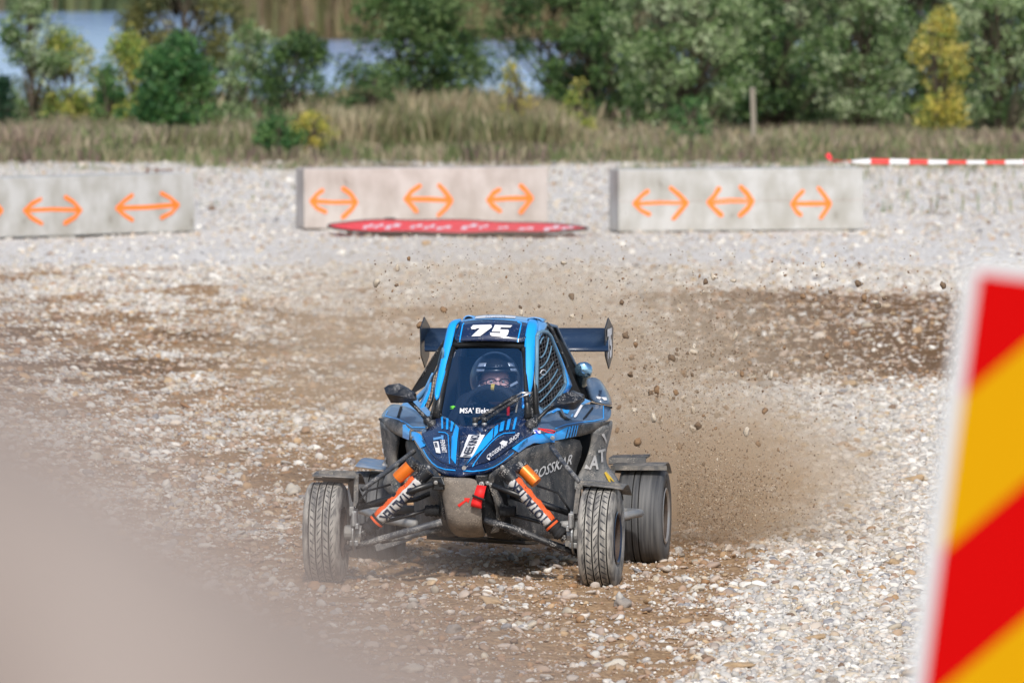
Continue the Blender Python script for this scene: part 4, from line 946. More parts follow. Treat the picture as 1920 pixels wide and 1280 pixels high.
for i in range(22): segs += [(a, b, .0016) for a, b in clip_seg(FL, (780, 650 + i * 6.5), (850, 662 + i * 6.5))]
net('side_net', FL, depL, segs, None, .006)
# blue quarter stripes
strip('quarter_stripe', [(1033, 628, 1.12), (1046, 662, 1.24), (1058, 700, 1.32), (1060, 716, 1.3), (1051, 738, 1.2)], [(1035, 629, 1.13), (1053, 672, 1.27), (1066, 706, 1.36), (1072, 723, 1.36), (1063, 737, 1.3)], blue, 0, .006)
strip('quarter_stripe', [(808, 707, 1.15), (801, 730, 1.2), (792, 748, 1.2), (784, 762, 1.1)], [(811, 706, 1.12), (806, 736, 1.1), (800, 752, 1.05), (792, 766, 1.0)], blue, 0, .006)
mb = MB(); mb.tube(LL([(812, 700, 1.2), (800, 728, 1.25), (786, 744, 1.3), (778, 752, 1.3)]), [.008, .012, .016, .016], 8); mb.build('cage_tube', lblue, car, smooth=True)
# rear stays and roll cage
mb = MB()
mb.tube(LL([(1024, 607, 1.2), (1032, 615, 1.22), (1053, 663, 1.4), (1082, 738, 1.6)]), [.012, .013, .012, .013], 8, 0)
mb.build('cage_tube', blks, car, smooth=True)
mb = MB(); mb.plate(LL([(1022, 608, 1.25), (1031, 608.5, 1.3), (1043, 612, 1.34), (1058, 640, 1.5), (1074, 672, 1.62), (1081, 690, 1.7), (1089, 704, 1.7), (1100, 728, 1.78), (1106, 752, 1.8), (1102, 755, 1.8), (1085, 745, 1.66), (1082, 733, 1.62), (1066, 694, 1.5), (1048, 650, 1.38)]), (0, .012, 0)); 
pl = mb.build('stay_plate', blk0, car)
mb = MB(); mb.tube(LL([(1030, 609, 1.28), (1043, 612, 1.33), (1056, 640, 1.48), (1074, 674, 1.62), (1091, 706, 1.70), (1102, 732, 1.78), (1108, 752, 1.8)]), .008, 8); mb.build('cage_tube', grey, car, smooth=True)
mb = MB(); mb.plate(LL([(832, 640, 1.30), (836, 645, 1.25), (826, 668, 1.28), (812, 700, 1.32), (800, 722, 1.4), (776, 737, 1.5), (772, 733, 1.55), (795, 700, 1.5)]), (0, .012, 0)); mb.build('stay_plate', blk0, car)
mb = MB(); mb.tube(LL([(835, 638, 1.28), (812, 672, 1.42), (795, 700, 1.5), (773, 735, 1.56)]), .009, 8); mb.build('cage_tube', blks, car, smooth=True)
mb = MB()
mb.tube([(-.24, .70, .80), (-.20, .93, 1.17), (-.17, 1.25, 1.24), (-.20, 1.45, 1.2), (-.33, 1.75, .75)], .016, 8)
mb.tube([(.27, .70, .80), (.22, .93, 1.17), (.20, 1.25, 1.24), (.22, 1.45, 1.2), (.36, 1.75, .75)], .016, 8)
mb.tube([(-.28, 1.42, .4), (-.20, 1.42, 1.2), (.22, 1.42, 1.2), (.30, 1.42, .4)], .018, 8)
mb.build('roll_cage', blkp, car, smooth=True)
# interior: bulkhead, seat, floor tub
mb = MB(); mb.plate([(-.34, 1.46, .25), (.40, 1.46, .25), (.40, 1.46, .88), (.27, 1.46, 1.17), (.20, 1.46, 1.2), (-.18, 1.46, 1.2), (-.25, 1.46, 1.12), (-.34, 1.46, .88)], (0, .02, 0)); mb.build('firewall', blk0, car)
mb = MB(); mb.grid([[(-.21, 1.30, z), (-.19, 1.22, z), (-.12, 1.28, z), (0, 1.31, z), (.14, 1.28, z), (.21, 1.22, z), (.23, 1.30, z)] for z in (.3, .5, .75, .95, 1.08)]); mb.grid([[(-.21, 1.3, .32), (.23, 1.3, .32)], [(-.21, .85, .38), (.23, .85, .38)]]); mb.build('seat', blk0, car, smooth=True, solid=.03)
mb = MB()
mb.plate([(-.26, .45, .24), (.30, .45, .24), (.34, 1.0, .24), (.34, 1.6, .24), (-.30, 1.6, .24), (-.30, 1.0, .24)], (0, 0, -.02)); mb.build('floor_pan', mud, car)
mb = MB(); mb.plate([(-.30, 1.40, .25), (.34, 1.40, .25), (.36, 1.46, .80), (-.32, 1.46, .80)], (0, .2, 0)); mb.box((.02, 1.72, .52), (.5, .32, .45)); mb.build('engine', blk0, car, bevel=.03)
mb = MB(); mb.box((.02, .60, .70), (.40, .10, .10), 0); o = mb.build('dashboard', blk0, car, bevel=.03)

# ---- engine cover and air scoop on the right of the photo
mb = MB()
mb.grid([LL([(1097, 711, 1.5), (1103, 728, 1.45), (1106, 742, 1.42), (1109, 753, 1.40)]), LL([(1110, 707, 1.52), (1115, 724, 1.44), (1118, 740, 1.40), (1122, 755, 1.36)]), LL([(1124, 711, 1.58), (1129, 727, 1.48), (1132, 742, 1.42), (1135, 757, 1.36)]), LL([(1133, 724, 1.68), (1140, 736, 1.58), (1144, 748, 1.5), (1147, 760, 1.42)]), LL([(1134, 728, 1.9), (1141, 738, 1.85), (1145, 748, 1.8), (1147, 760, 1.75)])])
ec = mb.build('engine_cover', grey, car, smooth=True, sub=1, solid=.008)
decal('lettering', ec, [text_shape('A H E', A2((705, 960))[0], (.8, -6.5), (7.5, 0), .02, .8)], inkm, car, off=.005)
decal('sponsor_sticker', ec, [A2((735, 965), (790, 962), (800, 995), (770, 998)), A2((690, 955), (735, 960), (730, 985), (700, 978))], white, car, off=.005)
mb = MB(); mb.tube(LL([(1108, 756, 1.34), (1125, 760, 1.30), (1147, 764, 1.28)]), .007, 6); mb.build('panel_gap', blk0, car)
glos = mat('glossy_scoop', (.30, .55, .78), .08, metal=.9, coat=1, speck=.05)
mb = MB(); c = L(1096, 692, 1.60)
bm_pts = [(c + Vector((-.035, .12, -.10))), (c + Vector((-.02, .06, -.05))), (c + Vector((0, 0, 0))), (c + Vector((.008, -.045, .004)))]
mb.tube(bm_pts, [.030, .040, .047, .040], 16); scoop = mb.build('air_scoop', glos, car, smooth=True, sub=1)
mb = MB(); mb.lathe([(0, .0), (.0, .028), (.006, .036), (.012, .040)], c + Vector((-.006, -.058, 0)), 'Y', 18); mb.build('scoop_mouth', glos, scoop, smooth=True)

# ---- rear wing
YW = 1.85
mb = MB(); R_ = []
for (py, d) in ((657.5, 1.70), (650, 1.73), (641, 1.80), (637, 1.84), (628, 1.93), (616.5, 2.0)):
    R_.append([L(x, py + (0 if x < 900 else 0), d) for x in (796, 860, 925, 990, 1060, 1141)])
mb.grid(R_); mb.build('wing_blade', mat('wing_navy', (.012, .03, .07), .35, speck=.45, dirt=.15, dirtcol=(.2, .25, .3)), car, smooth=True, solid=.012)
for nm, P0, P1 in (('L', None, None),):
    pass
yz = [(1.86, 1.255), (2.06, 1.19), (2.03, 1.08), (2.02, 1.04), (1.88, .985), (1.74, 1.06), (1.72, 1.20)]
for sx_, px0 in ((-1, (787, 612.6)), (1, (1135, 614))):
    x0 = L(px0[0], px0[1], 1.72).x
    mb = MB(); mb.plate([(x0, y, z + (0 if sx_ < 0 else .003)) for y, z in yz], (.006 * -sx_, 0, 0)); ep = mb.build('end_plate', mat('wing_plate', (.02, .028, .04), .3, speck=.2, dirt=.3, dirtcol=(.14, .14, .15)), car)
    if sx_ > 0:
        # the number on the outer face, set vertically
        cu = text_shape('75', (0, 0), (1, 0), (0, 1), .05, .9)
        mb = MB(); mb.add([(x0 + .004, 1.775 + v[0] * .20, 1.055 + v[1] * .20) for v in cu[0]], cu[1]); mb.build('start_number', white, ep)
# brackets of the wing
mb = MB()
for x in (-.2, .2): mb = MB(); mb.tube([(x, 1.72, .8), (x, 1.86, 1.09)], .012, 8); mb.build('wing_bracket', blkp, car)

# ---- mirrors
def mirror(front, back_off, stalk, label=None):
    mb = MB(); top_, ridge_, bot = front
    T0 = LL(top_); R0 = LL(ridge_); B0 = LL(bot)
    mb.grid([[p + Vector(back_off) for p in T0], T0, R0, B0, [p + Vector(back_off) for p in B0]])
    bk = [p + Vector(back_off) for p in T0] + [p + Vector(back_off) for p in B0][::-1]
    mb.plate(bk, (0, .004, 0))
    m_ = mb.build('wing_mirror', blks, car, smooth=True, sub=0, angle=35)
    mb = MB(); mb.tube(LL(stalk), [.013, .011, .010, .015][:len(stalk)], 8); mb.build('mirror_stalk', blks, m_, smooth=True)
    mb = MB(); gb = [p + Vector(back_off) + Vector((0, .006, 0)) for p in (T0 + B0[::-1])]; c_ = sum(gb, Vector()) / len(gb)
    mb.plate([c_ + (p - c_) * .9 for p in gb], (0, .003, 0)); mb.build('mirror_glass', silver, m_)
    return m_
mirror(([(720, 727, .70), (727, 722, .68), (745, 720, .66), (762, 729, .64), (776, 739, .64)],
        [(723, 737, .63), (735, 740, .60), (750, 742, .58), (766, 745, .58), (779, 749, .61)],
        [(733, 755, .68), (745, 755.5, .66), (757, 755, .65), (768, 754, .64), (778, 751, .64)]), (0, .07, .0), [(766, 750, .66), (774, 758, .66), (786, 770, .66), (801, 787, .64)])
mirror(([(1032, 758, .62), (1045, 744, .62), (1058, 737, .64), (1070, 733, .66), (1092, 741, .70)],
        [(1034, 761, .60), (1048, 758, .57), (1064, 756, .57), (1078, 753, .59), (1094, 746, .66)],
        [(1039, 763, .64), (1050, 765.5, .65), (1062, 768, .66), (1076, 768, .68), (1093, 752, .70)]), (0, .07, .0), [(1042, 759, .66), (1030, 765, .66), (1015, 779, .66), (1000, 792, .62)])
mb = MB()
for (x, y, d, r) in ((1000, 792, .62, .03), (993, 797, .58, .026), (1007, 785, .66, .024), (803, 789, .62, .026), (811, 796, .58, .026)):
    bm_ = bmesh.new(); bmesh.ops.create_icosphere(bm_, subdivisions=2, radius=r)
    for v in bm_.verts: v.co *= 1 + mnoise.noise(v.co * 60) * .35
    c = L(x, y, d); mb.add([v.co + c for v in bm_.verts], [tuple(v.index for v in f.verts) for f in bm_.faces]); bm_.free()
    mb.build('mirror_mount', blks, car, smooth=True); mb = MB()

# ---- wipers
def lumpy(pts, r, mx=26):
    P_ = [Vector(p) for p in pts]; o = []; rr = []
    for i in range(len(P_) - 1):
        for k in range(mx):
            t = k / mx; o.append(P_[i].lerp(P_[i + 1], t)); rr.append(r * (1 + .45 * random.random()))
    o.append(P_[-1]); rr.append(r); return o, rr
wp = MB()
for a in (A3((375, 1118), (560, 1000), (790, 862)), A3((470, 1110), (620, 1010), (812, 890))):
    d_ = [.45, .54, .62]; o_, rr = lumpy([L(x, y, d) for (x, y), d in zip(a, d_)], .0085); wp.tube(o_, rr, 7)
wip = wp.build('wiper', blks, car, smooth=True)
mb = MB(); a = A3((785, 866), (840, 832), (940, 832)); mb.tube([L(x, y, .62) for x, y in a], .0055, 6); a = A3((815, 885), (860, 865), (935, 835)); mb.tube([L(x, y, .62) for x, y in a], .005, 6); mb.build('wiper_arm', silver, wip, smooth=True)
mb = MB(); a = A3((806, 905), (785, 1030)); mb.tube([L(x, y, .63) for x, y in a], .0045, 6); mb.build('wiper_blade', steel, wip)
for (x, y) in A3((378, 1145), (470, 1143)):
    c = L(x, y, .45); mb = MB(); mb.lathe([(-.012, .0), (-.012, .012), (.0, .014), (.006, .012), (.03, .011)], c + Vector((0, 0, .0)), 'Z', 14); mb.build('wiper_nut', silver, wip, smooth=True)
    mb = MB(); mb.tube([c + Vector((0, 0, .006)), c + Vector((0, .0, .035))], .014, 10); mb.build('wiper_cap', blks, wip, smooth=True)
decal('lettering', ws, [text_shape("MSA' Elekter", A3((222, 1040))[0], (12.6, 0), (1.2, -13.8), .016, 1.0)], white, car, off=.004)
decal('start_light', ws, [A3((128, 975), (165, 963), (185, 975), (160, 985)), A3((128, 998), (160, 985), (168, 995))], greenv, car, off=.004)

# ---- side panels (outer legs) with lettering
mb = MB()
outR = [(1144, 789, 1.10), (1141, 812, 1.12), (1135, 834, 1.14), (1130.5, 852, 1.15), (1131, 871, 1.15), (1139, 882, 1.18), (1153, 899, 1.22), (1159, 912, 1.24)]
inR = [(1106, 812, .98), (1108, 822, 1.0), (1105, 840, 1.02), (1100, 857, 1.02), (1093, 873, 1.02), (1086, 887, 1.02), (1078, 900, 1.0), (1070, 918, .98)]
rows = []
for a, b in zip(inR, outR):
    A_, B_ = L(*a), L(*b); rows.append([A_ + Vector((0, .05, 0)), A_, A_.lerp(B_, .35) + Vector((0, -.02, 0)), A_.lerp(B_, .7) + Vector((0, -.015, 0)), B_, B_ + Vector((0, .10, 0))])
mb.grid(rows); spr = mb.build('side_panel', mudl, car, smooth=True, sub=1, solid=.006)
outL = [(711, 784, 1.10), (713, 819, 1.14), (718, 851, 1.15), (724, 874, 1.15), (726, 888, 1.16), (715, 904, 1.2), (717, 914, 1.2), (728, 924, 1.2)]
inL = [(733, 809, .95), (749, 818, .9), (743, 845, .96), (743, 866, 1.0), (746, 881, 1.0), (748, 895, 1.02), (750, 910, 1.02), (748, 928, 1.02)]
rows = []
for a, b in zip(inL, outL):
    A_, B_ = L(*a), L(*b); rows.append([A_ + Vector((0, .05, 0)), A_, A_.lerp(B_, .35) + Vector((0, -.02, 0)), A_.lerp(B_, .7) + Vector((0, -.015, 0)), B_, B_ + Vector((0, .10, 0))])
mb = MB(); mb.grid(rows); spl = mb.build('side_panel', mudl, car, smooth=True, sub=1, solid=.006)
decal('lettering', spr, [text_shape('A', A6((880, 985))[0], (24, -1), (3, -36), .03, 1), text_shape('T', A6((1000, 900))[0], (22, -6), (-1, -33), .03, 1)], whited, car, off=.006)
decal('lettering', spr, [A6((820, 975), (845, 920), (885, 972), (860, 985)), A6((1040, 515), (1075, 510), (1110, 610), (1100, 640), (1075, 575), (1045, 535)), ], whited, car, off=.006)
decal('lettering', spr, [A6((1075, 1035), (1100, 1025), (1175, 1110), (1215, 1160), (1190, 1150), (1145, 1110), (1165, 1170), (1140, 1160))], yellowv, car, off=.006)
decal('lettering', spl, [text_shape('A', A4((200, 945))[0], (-4, -24), (-14, 8), .04, 1), A4((112, 700), (160, 720), (150, 790), (125, 770))], whited, car, off=.006)
# inner tub sides
mb = MB()
top_ = [(915, 888, .02), (938, 876, .12), (961, 860, .22), (986, 839, .38), (1015, 832, .56), (1057, 823, .80), (1092, 818, .98)]
mid_ = [(925, 930, .05), (950, 925, .15), (975, 918, .28), (1000, 912, .45), (1025, 908, .62), (1050, 902, .82), (1070, 893, 1.0)]
bot_ = [(938, 985, .12), (960, 988, .2), (985, 990, .35), (1010, 985, .5), (1035, 982, .66), (1060, 978, .84), (1085, 972, 1.0)]
bt2 = [(905, 1004, .16), (945, 1010, .25), (985, 1014, .38), (1010, 1014, .52), (1030, 1010, .68), (1050, 1004, .84), (1065, 998, 1.0)]
mb.grid([LL(top_), [L(a[0], (a[1] + b[1]) / 2 , (a[2] + b[2]) / 2 + .03) for a, b in zip(top_, mid_)], LL(mid_), LL(bot_), LL(bt2)])
tubr = mb.build('tub_side', mud, car, smooth=True, sub=1, solid=.006)
decal('lettering', tubr, [text_shape('CROSSKAR', A6((15, 1185))[0], (17.6, -7.6), (7, -29), .012, 1.0)], whited, car, off=.006)
mb = MB()
tl_ = [(828, 890, .0), (812, 878, .12), (797, 858, .30), (786, 838, .48), (776, 826, .62), (766, 826, .8), (757, 824, .95)]
ml_ = [(826, 935, .02), (812, 930, .12), (800, 918, .28), (790, 905, .45), (784, 895, .62), (778, 890, .8), (772, 885, .95)]
bl_ = [(840, 990, .1), (825, 992, .18), (808, 990, .3), (796, 985, .45), (788, 980, .62), (782, 975, .8), (778, 972, .95)]
bl2 = [(862, 1005, .16), (840, 1006, .22), (815, 1005, .32), (802, 1000, .46), (794, 996, .62), (790, 990, .8), (785, 985, .95)]
mb.grid([LL(tl_), LL(ml_), LL(bl_), LL(bl2)]); mb.build('tub_side', mud, car, smooth=True, sub=1, solid=.006)
# ducts behind the openings
mb = MB(); mb.plate(LL([(1080, 816, 1.25), (1112, 812, 1.3), (1112, 850, 1.3), (1092, 895, 1.3), (1072, 905, 1.25), (1066, 850, 1.2)]), (0, .1, 0)); mb.build('duct', blk0, car)
mb = MB(); mb.plate(LL([(744, 812, 1.2), (772, 822, 1.2), (776, 845, 1.2), (768, 862, 1.2), (752, 872, 1.2), (740, 885, 1.2), (738, 850, 1.2)]), (0, .1, 0)); mb.build('duct', blk0, car)
mb = MB(); mb.tube(LL([(771, 850, .9), (776, 870, .9), (778, 905, .9)]), [.012, .014, .014], 6); mb.build('frame_tube', steel, car)
mb = MB(); mb.plate(LL([(780, 842, .65), (785, 842, .65), (787, 900, .65), (779, 896, .65)]), (0, .02, 0)); mb.build('side_stay', grey, car)

# ---- nose under-body
mb = MB()
mb.grid([LL([(824, 894, .0), (830, 894, -.04), (865, 896, -.06), (901, 895, -.04)]), LL([(832, 938, .0), (835, 938, -.05), (868, 940, -.07), (902, 938, -.05)]), LL([(838, 975, .02), (841, 976, -.03), (870, 978, -.05), (903, 977, -.03)]),
         LL([(843, 991, .07), (847, 993, .03), (875, 995, .01), (906, 993, .03)]), LL([(856, 1003, .14), (862, 1004.5, .11), (885, 1006, .10), (914, 1005, .11)])])
skid = mb.build('skid_plate', skidm, car, smooth=True, sub=2, solid=.008)
decal('tow_arrow', skid, [A7((500, 548), (585, 492), (580, 465), (650, 468), (628, 528), (606, 505), (520, 576))], redv, car, off=.004)
mb = MB(); mb.plate(LL([(901, 892, .03), (938, 880, .12), (950, 925, .14), (960, 988, .2), (945, 1010, .25), (914, 1005, .16), (904, 975, .06)]), (0, .02, 0)); mb.build('nose_frame', blkp, car)
mb = MB(); mb.plate(LL([(800, 999, .35), (860, 1004, .2), (914, 1006, .2), (985, 1014, .36), (1010, 1015, .6), (985, 1017, .7), (880, 1011, .5), (800, 1006, .6)]), (0, 0, -.012)); mb.build('under_tray', blkp, car)
# mounts
mb = MB()
mb.box(L(822, 905, -.02), (.06, .06, .07)); mb.plate(LL([(828, 893, -.05), (820, 900, -.05), (822, 912, -.05), (835, 910, -.07)]), (0, .01, 0)); mb.build('arm_mount', blkp, car, bevel=.006)
mb = MB(); mb.box(L(903, 899, -.02), (.055, .06, .05)); mb.build('arm_mount', blkp, car, bevel=.006)
for (x, y, d, r) in ((903, 907, -.075, .0135), (914, 905, -.06, .010), (920, 908, -.05, .009), (817, 904, -.06, .010), (811, 907, -.05, .008), (1036, 820.5, .62, .011), (768, 818, .66, .010), (942, 875, .02, .010), (803, 876, .0, .010)):
    mb = MB(); c = L(x, y, d); mb.lathe([(.008, r), (.0, r), (0, r * .6), (-.006, r * .55), (-.008, r * .4), (-.008, 0)], c, 'Y', 14); mb.build('bolt', silver, car, smooth=True, angle=40)
# tow strap
mb = MB(); w1 = LL([(894.5, 909, -.08), (912, 911, -.08)]); w2 = LL([(888.5, 928, -.10), (906.5, 935, -.10)]); w3 = LL([(886.5, 932, -.09), (903, 940, -.09)]); w4 = LL([(882.5, 948, -.09), (902, 952.5, -.09)])
mb.grid([w1, [a.lerp(b, .5) + Vector((0, -.008, 0)) for a, b in zip(w1, w2)], w2, w3, [a.lerp(b, .5) + Vector((0, -.010, 0)) for a, b in zip(w3, w4)], w4, [p + Vector((0, .02, .0)) for p in w4], [p + Vector((0, .02, .0)) for p in w3]])
ts = mb.build('tow_strap', redf, car, smooth=True, solid=.004)
mb = MB(); mb.tube(LL([(886, 928, -.105), (896, 932.5, -.108), (909, 937, -.105)]), .006, 6); mb.build('strap_band', blk0, ts)

# ---- suspension
def arm(name, pts, r, m, n=10): mb = MB(); mb.tube(LL(pts), r, n); return mb.build(name, m, car, smooth=True)
arm('upper_arm', [(812, 906, -.06), (760, 924, -.04), (700, 944, 0), (668, 953, .02)], [.017, .018, .018, .014], blkp)
arm('upper_arm', [(922, 909, -.05), (970, 927, -.04), (1030, 949, 0), (1068, 962, .02)], [.013, .017, .018, .015], blkp)
arm('rod_end', [(672, 952, .01), (661, 953, .02)], .016, steel); arm('rod_end', [(1066, 961, .02), (1080, 966, .03)], .015, steel)
arm('upper_arm', [(825, 916, .25), (780, 936, .18), (700, 946, .04)], .013, blkp); arm('upper_arm', [(925, 918, .25), (975, 936, .18), (1040, 954, .04)], .013, blkp)
for pts in ([(828, 978, -.04), (760, 997, -.02), (700, 1014, 0), (650, 1027, .02)], [(828, 992, .22), (770, 1004, .14), (715, 1014, .04)], [(908, 974, -.04), (960, 990, -.03), (1020, 1014, 0), (1092, 1040, .02)], [(935, 990, .22), (990, 1004, .14), (1045, 1024, .04)]):
    arm('lower_arm', pts, .019 if len(pts) == 4 else .015, tubm if pts[0][0] == 828 else blks)
arm('steering_rod', [(812, 951, .10), (770, 965, .08), (730, 975, .06), (675, 985, .04)], .010, blkp); arm('steering_rod', [(950, 963, .10), (990, 972, .08), (1030, 983, .06), (1080, 998, .04)], .010, blkp)
for (x, y, s_) in ((818, 957, -1), (946, 958, 1)):
    mb = MB(); c = L(x, y, .1); mb.lathe([(s_ * (-.02 + .011 * i), .026 if i % 2 else .036 - .001 * i) for i in range(8)], c, 'X', 18); mb.build('boot', blk0, car, smooth=True)
arm('guard_stay', [(777, 845, .45), (740, 873, .3), (700, 902, .16), (679, 917, .1)], .013, tubm); arm('guard_stay', [(1034, 838, .52), (1052, 862, .38), (1070, 884, .22), (1086, 903, .12)], .0125, tubm)
def shock(top_, bot_, res_a, res_b, side):
    A_, B_ = L(*top_), L(*bot_); d = (B_ - A_); ln = d.length; d.normalize()
    at_ = lambda t: A_ + d * ln * t
    mb = MB(); mb.tube([at_(0), at_(.98)], .022, 14); mb.tube([at_(-.04), at_(.14)], .038, 16); s_ = mb.build('shock_absorber', blks, car, smooth=True, angle=50)
    up_ = d.cross(Vector((0, 1, 0))).normalized()
    if up_.z < 0: up_ = -up_
    view = Vector((0, -1, 0)); view = (view - d * view.dot(d)).normalized()
    def sleeve(t0, t1, a0, a1, r, m, name, wav=.0, nn=26, amp=.003):
        mb = MB(); rows = []
        for i in range(nn + 1):
            t = t0 + (t1 - t0) * i / nn; row = []
            for k in range(15):
                a_ = a0 + (a1 - a0) * k / 14; rr = r * (1 + wav * math.sin(i * 1.9 + k * .8)) + amp * math.sin(i * .9)
                row.append(at_(t) + (view * math.cos(a_) + up_ * math.sin(a_)) * rr)
            rows.append(row)
        mb.grid(rows); return mb.build(name, m, s_, smooth=True, solid=.004)
    PI = math.pi
    sl = sleeve(.10, .76, -PI, PI, .032, blackf, 'sleeve', .05)
    wh = sleeve(.12, .74, -PI * .55, PI * .12, .0352, whitef, 'white_panel', .04)
    og = sleeve(.14, .74, PI * .12, PI * .42, .0352, orangef, 'orange_panel', .04)
    sleeve(.74, .80, -PI, PI, .036, blackf, 'cuff'); sleeve(.765, .785, -PI * .5, PI * .35, .0382, orangef, 'cuff_band')
    sleeve(.79, .93, -PI, PI, .033, blackf, 'lower_sleeve', .10, 12)
    # lettering on the white panel
    sh = text_shape('TOTALTEK', (0, 0), (1, 0), (0, 1), .03, 1.0); mx_ = max(v[0] for v in sh[0])
    vs, tr = tri_sub(sh[0], sh[1], .4); mb = MB(); V = []
    for (u, v) in vs:
        if side > 0: t = .70 - u / mx_ * .56; a_ = (-.10 - (v - .35) * .62) * PI
        else: t = .15 + u / mx_ * .56; a_ = (-.20 - (v - .35) * .62) * PI
        V.append(at_(t) + (view * math.cos(a_) + up_ * math.sin(a_)) * .0422)
    mb.add(V, tr); mb.build('lettering', inkm, s_)
    Ra, Rb = L(*res_a), L(*res_b)
    mb = MB(); mb.tube([Ra, Ra.lerp(Rb, .85), Rb], [.033, .033, .030], 20); mb.build('reservoir', orange, s_, smooth=True, angle=50)
    mb = MB(); e_ = (Ra - Rb).normalized(); mb.tube([Ra, Ra + e_ * .035], .036, 16); mb.tube([Ra + e_ * .02, at_(.02)], .026, 12); mb.build('reservoir_cap', blks, s_, smooth=True, angle=50)
    return s_
shock((800, 884, -.02), (678, 1003, -.02), (770, 873, -.03), (744, 897, -.03), -1)
shock((948, 884, -.02), (1062, 1013, -.02), (981, 879, .06), (1006, 905, .04), 1)
for (x, y) in ((666, 1004), (1068, 1012)):
    c = L(x, y, -.03); mb = MB(); mb.plate([c + Vector(v) for v in ((-.022, 0, -.03), (.026, 0, -.04), (.022, 0, .01), (.01, 0, .035), (-.012, 0, .035), (-.024, 0, .012))], (0, .008, 0)); o = mb.build('shock_bracket', guardm, car)
    mb = MB(); mb.lathe([(-.006, 0), (-.006, .008), (0, .010)], c + Vector((0, -.001, .018)), 'Y', 12); mb.build('bracket_bolt', silver, o, smooth=True)
# uprights / brakes
for (x, ss) in ((-.575, 1), (.575, -1)):
    mb = MB(); mb.box((x, .02, .27), (.022, .06, .15)); mb.box((x, -.01, .36), (.03, .03, .05)); mb.box((x + ss * .012, -.02, .20), (.045, .04, .03)); mb.tube([(x - ss * .04, 0, .25), (x + ss * .05, 0, .25)], .04, 14); up_r = mb.build('upright', steel, car, bevel=.006)
    mb = MB(); mb.lathe([(-.004, .04), (-.004, .095), (.004, .095), (.004, .04)], (x + ss * .015, .0, .25), 'X', 30); mb.build('brake_disc', steel, up_r)
    mb = MB(); mb.box((x + ss * .02, -.06, .33), (.028, .05, .075)); mb.box((x + ss * .035, -.07, .29), (.02, .04, .03)); mb.tube([(x + ss * .02, -.095, .29), (x + ss * .02, -.095, .36)], .012, 8); mb.build('brake_caliper', steel, up_r, bevel=.008)
    mb = MB()
    mb.tube([(x + ss * .03, -.06, .38), (x + ss * .05, -.09, .42), (x + ss * .09, -.06, .47), (x + ss * .2, -.02, .5)], .006, 6); mb.build('brake_hose', blk0, up_r, smooth=True)

# ---- wheels
tyre_m, nt, N, K, P = new_mat('tyre_rubber')
tc = N.new('ShaderNodeTexCoord'); mp = N.new('ShaderNodeMapping'); mp.inputs['Scale'].default_value = (55, 13, 13)
n_ = N.new('ShaderNodeTexNoise'); n_.inputs['Scale'].default_value = 1; n_.inputs['Detail'].default_value = 5; K.new(tc.outputs['Object'], mp.inputs[0]); K.new(mp.outputs[0], n_.inputs['Vector'])
r = N.new('ShaderNodeValToRGB'); K.new(n_.outputs[0], r.inputs[0]); e = r.color_ramp.elements; e[0].position = .36; e[0].color = (.12, .115, .11, 1); e[1].position = .60; e[1].color = (.37, .35, .315, 1)
K.new(r.outputs[0], P.inputs['Base Color']); P.inputs['Roughness'].default_value = .8
b = N.new('ShaderNodeBump'); b.inputs['Strength'].default_value = .25; b.inputs['Distance'].default_value = .003; K.new(n_.outputs[0], b.inputs['Height']); K.new(b.outputs[0], P.inputs['Normal'])
tyre_r, nt, N, K, P = new_mat('rear_tyre_rubber')
tc = N.new('ShaderNodeTexCoord'); mp = N.new('ShaderNodeMapping'); mp.inputs['Scale'].default_value = (60, 3, 3)
n_ = N.new('ShaderNodeTexNoise'); n_.inputs['Scale'].default_value = 1; n_.inputs['Detail'].default_value = 4; K.new(tc.outputs['Object'], mp.inputs[0]); K.new(mp.outputs[0], n_.inputs['Vector'])
r = N.new('ShaderNodeValToRGB'); K.new(n_.outputs[0], r.inputs[0]); e = r.color_ramp.elements; e[0].position = .35; e[0].color = (.035, .038, .045, 1); e[1].position = .70; e[1].color = (.14, .14, .14, 1)
K.new(r.outputs[0], P.inputs['Base Color']); P.inputs['Roughness'].default_value = .65
groove = mat('groove_rubber', (.014, .015, .016), .8)
rimm = mat('rim_metal', (.40, .40, .40), .35, metal=.6, dirt=.35, dirtcol=(.36, .30, .24), scale=12); rimb = mat('blue_black_rim', (.02, .035, .07), .3, metal=.3, dirt=.2, speck=.3); rimd = mat('rim_inside', (.05, .035, .028), .7, dirt=.6, dirtcol=(.16, .10, .07), scale=12)
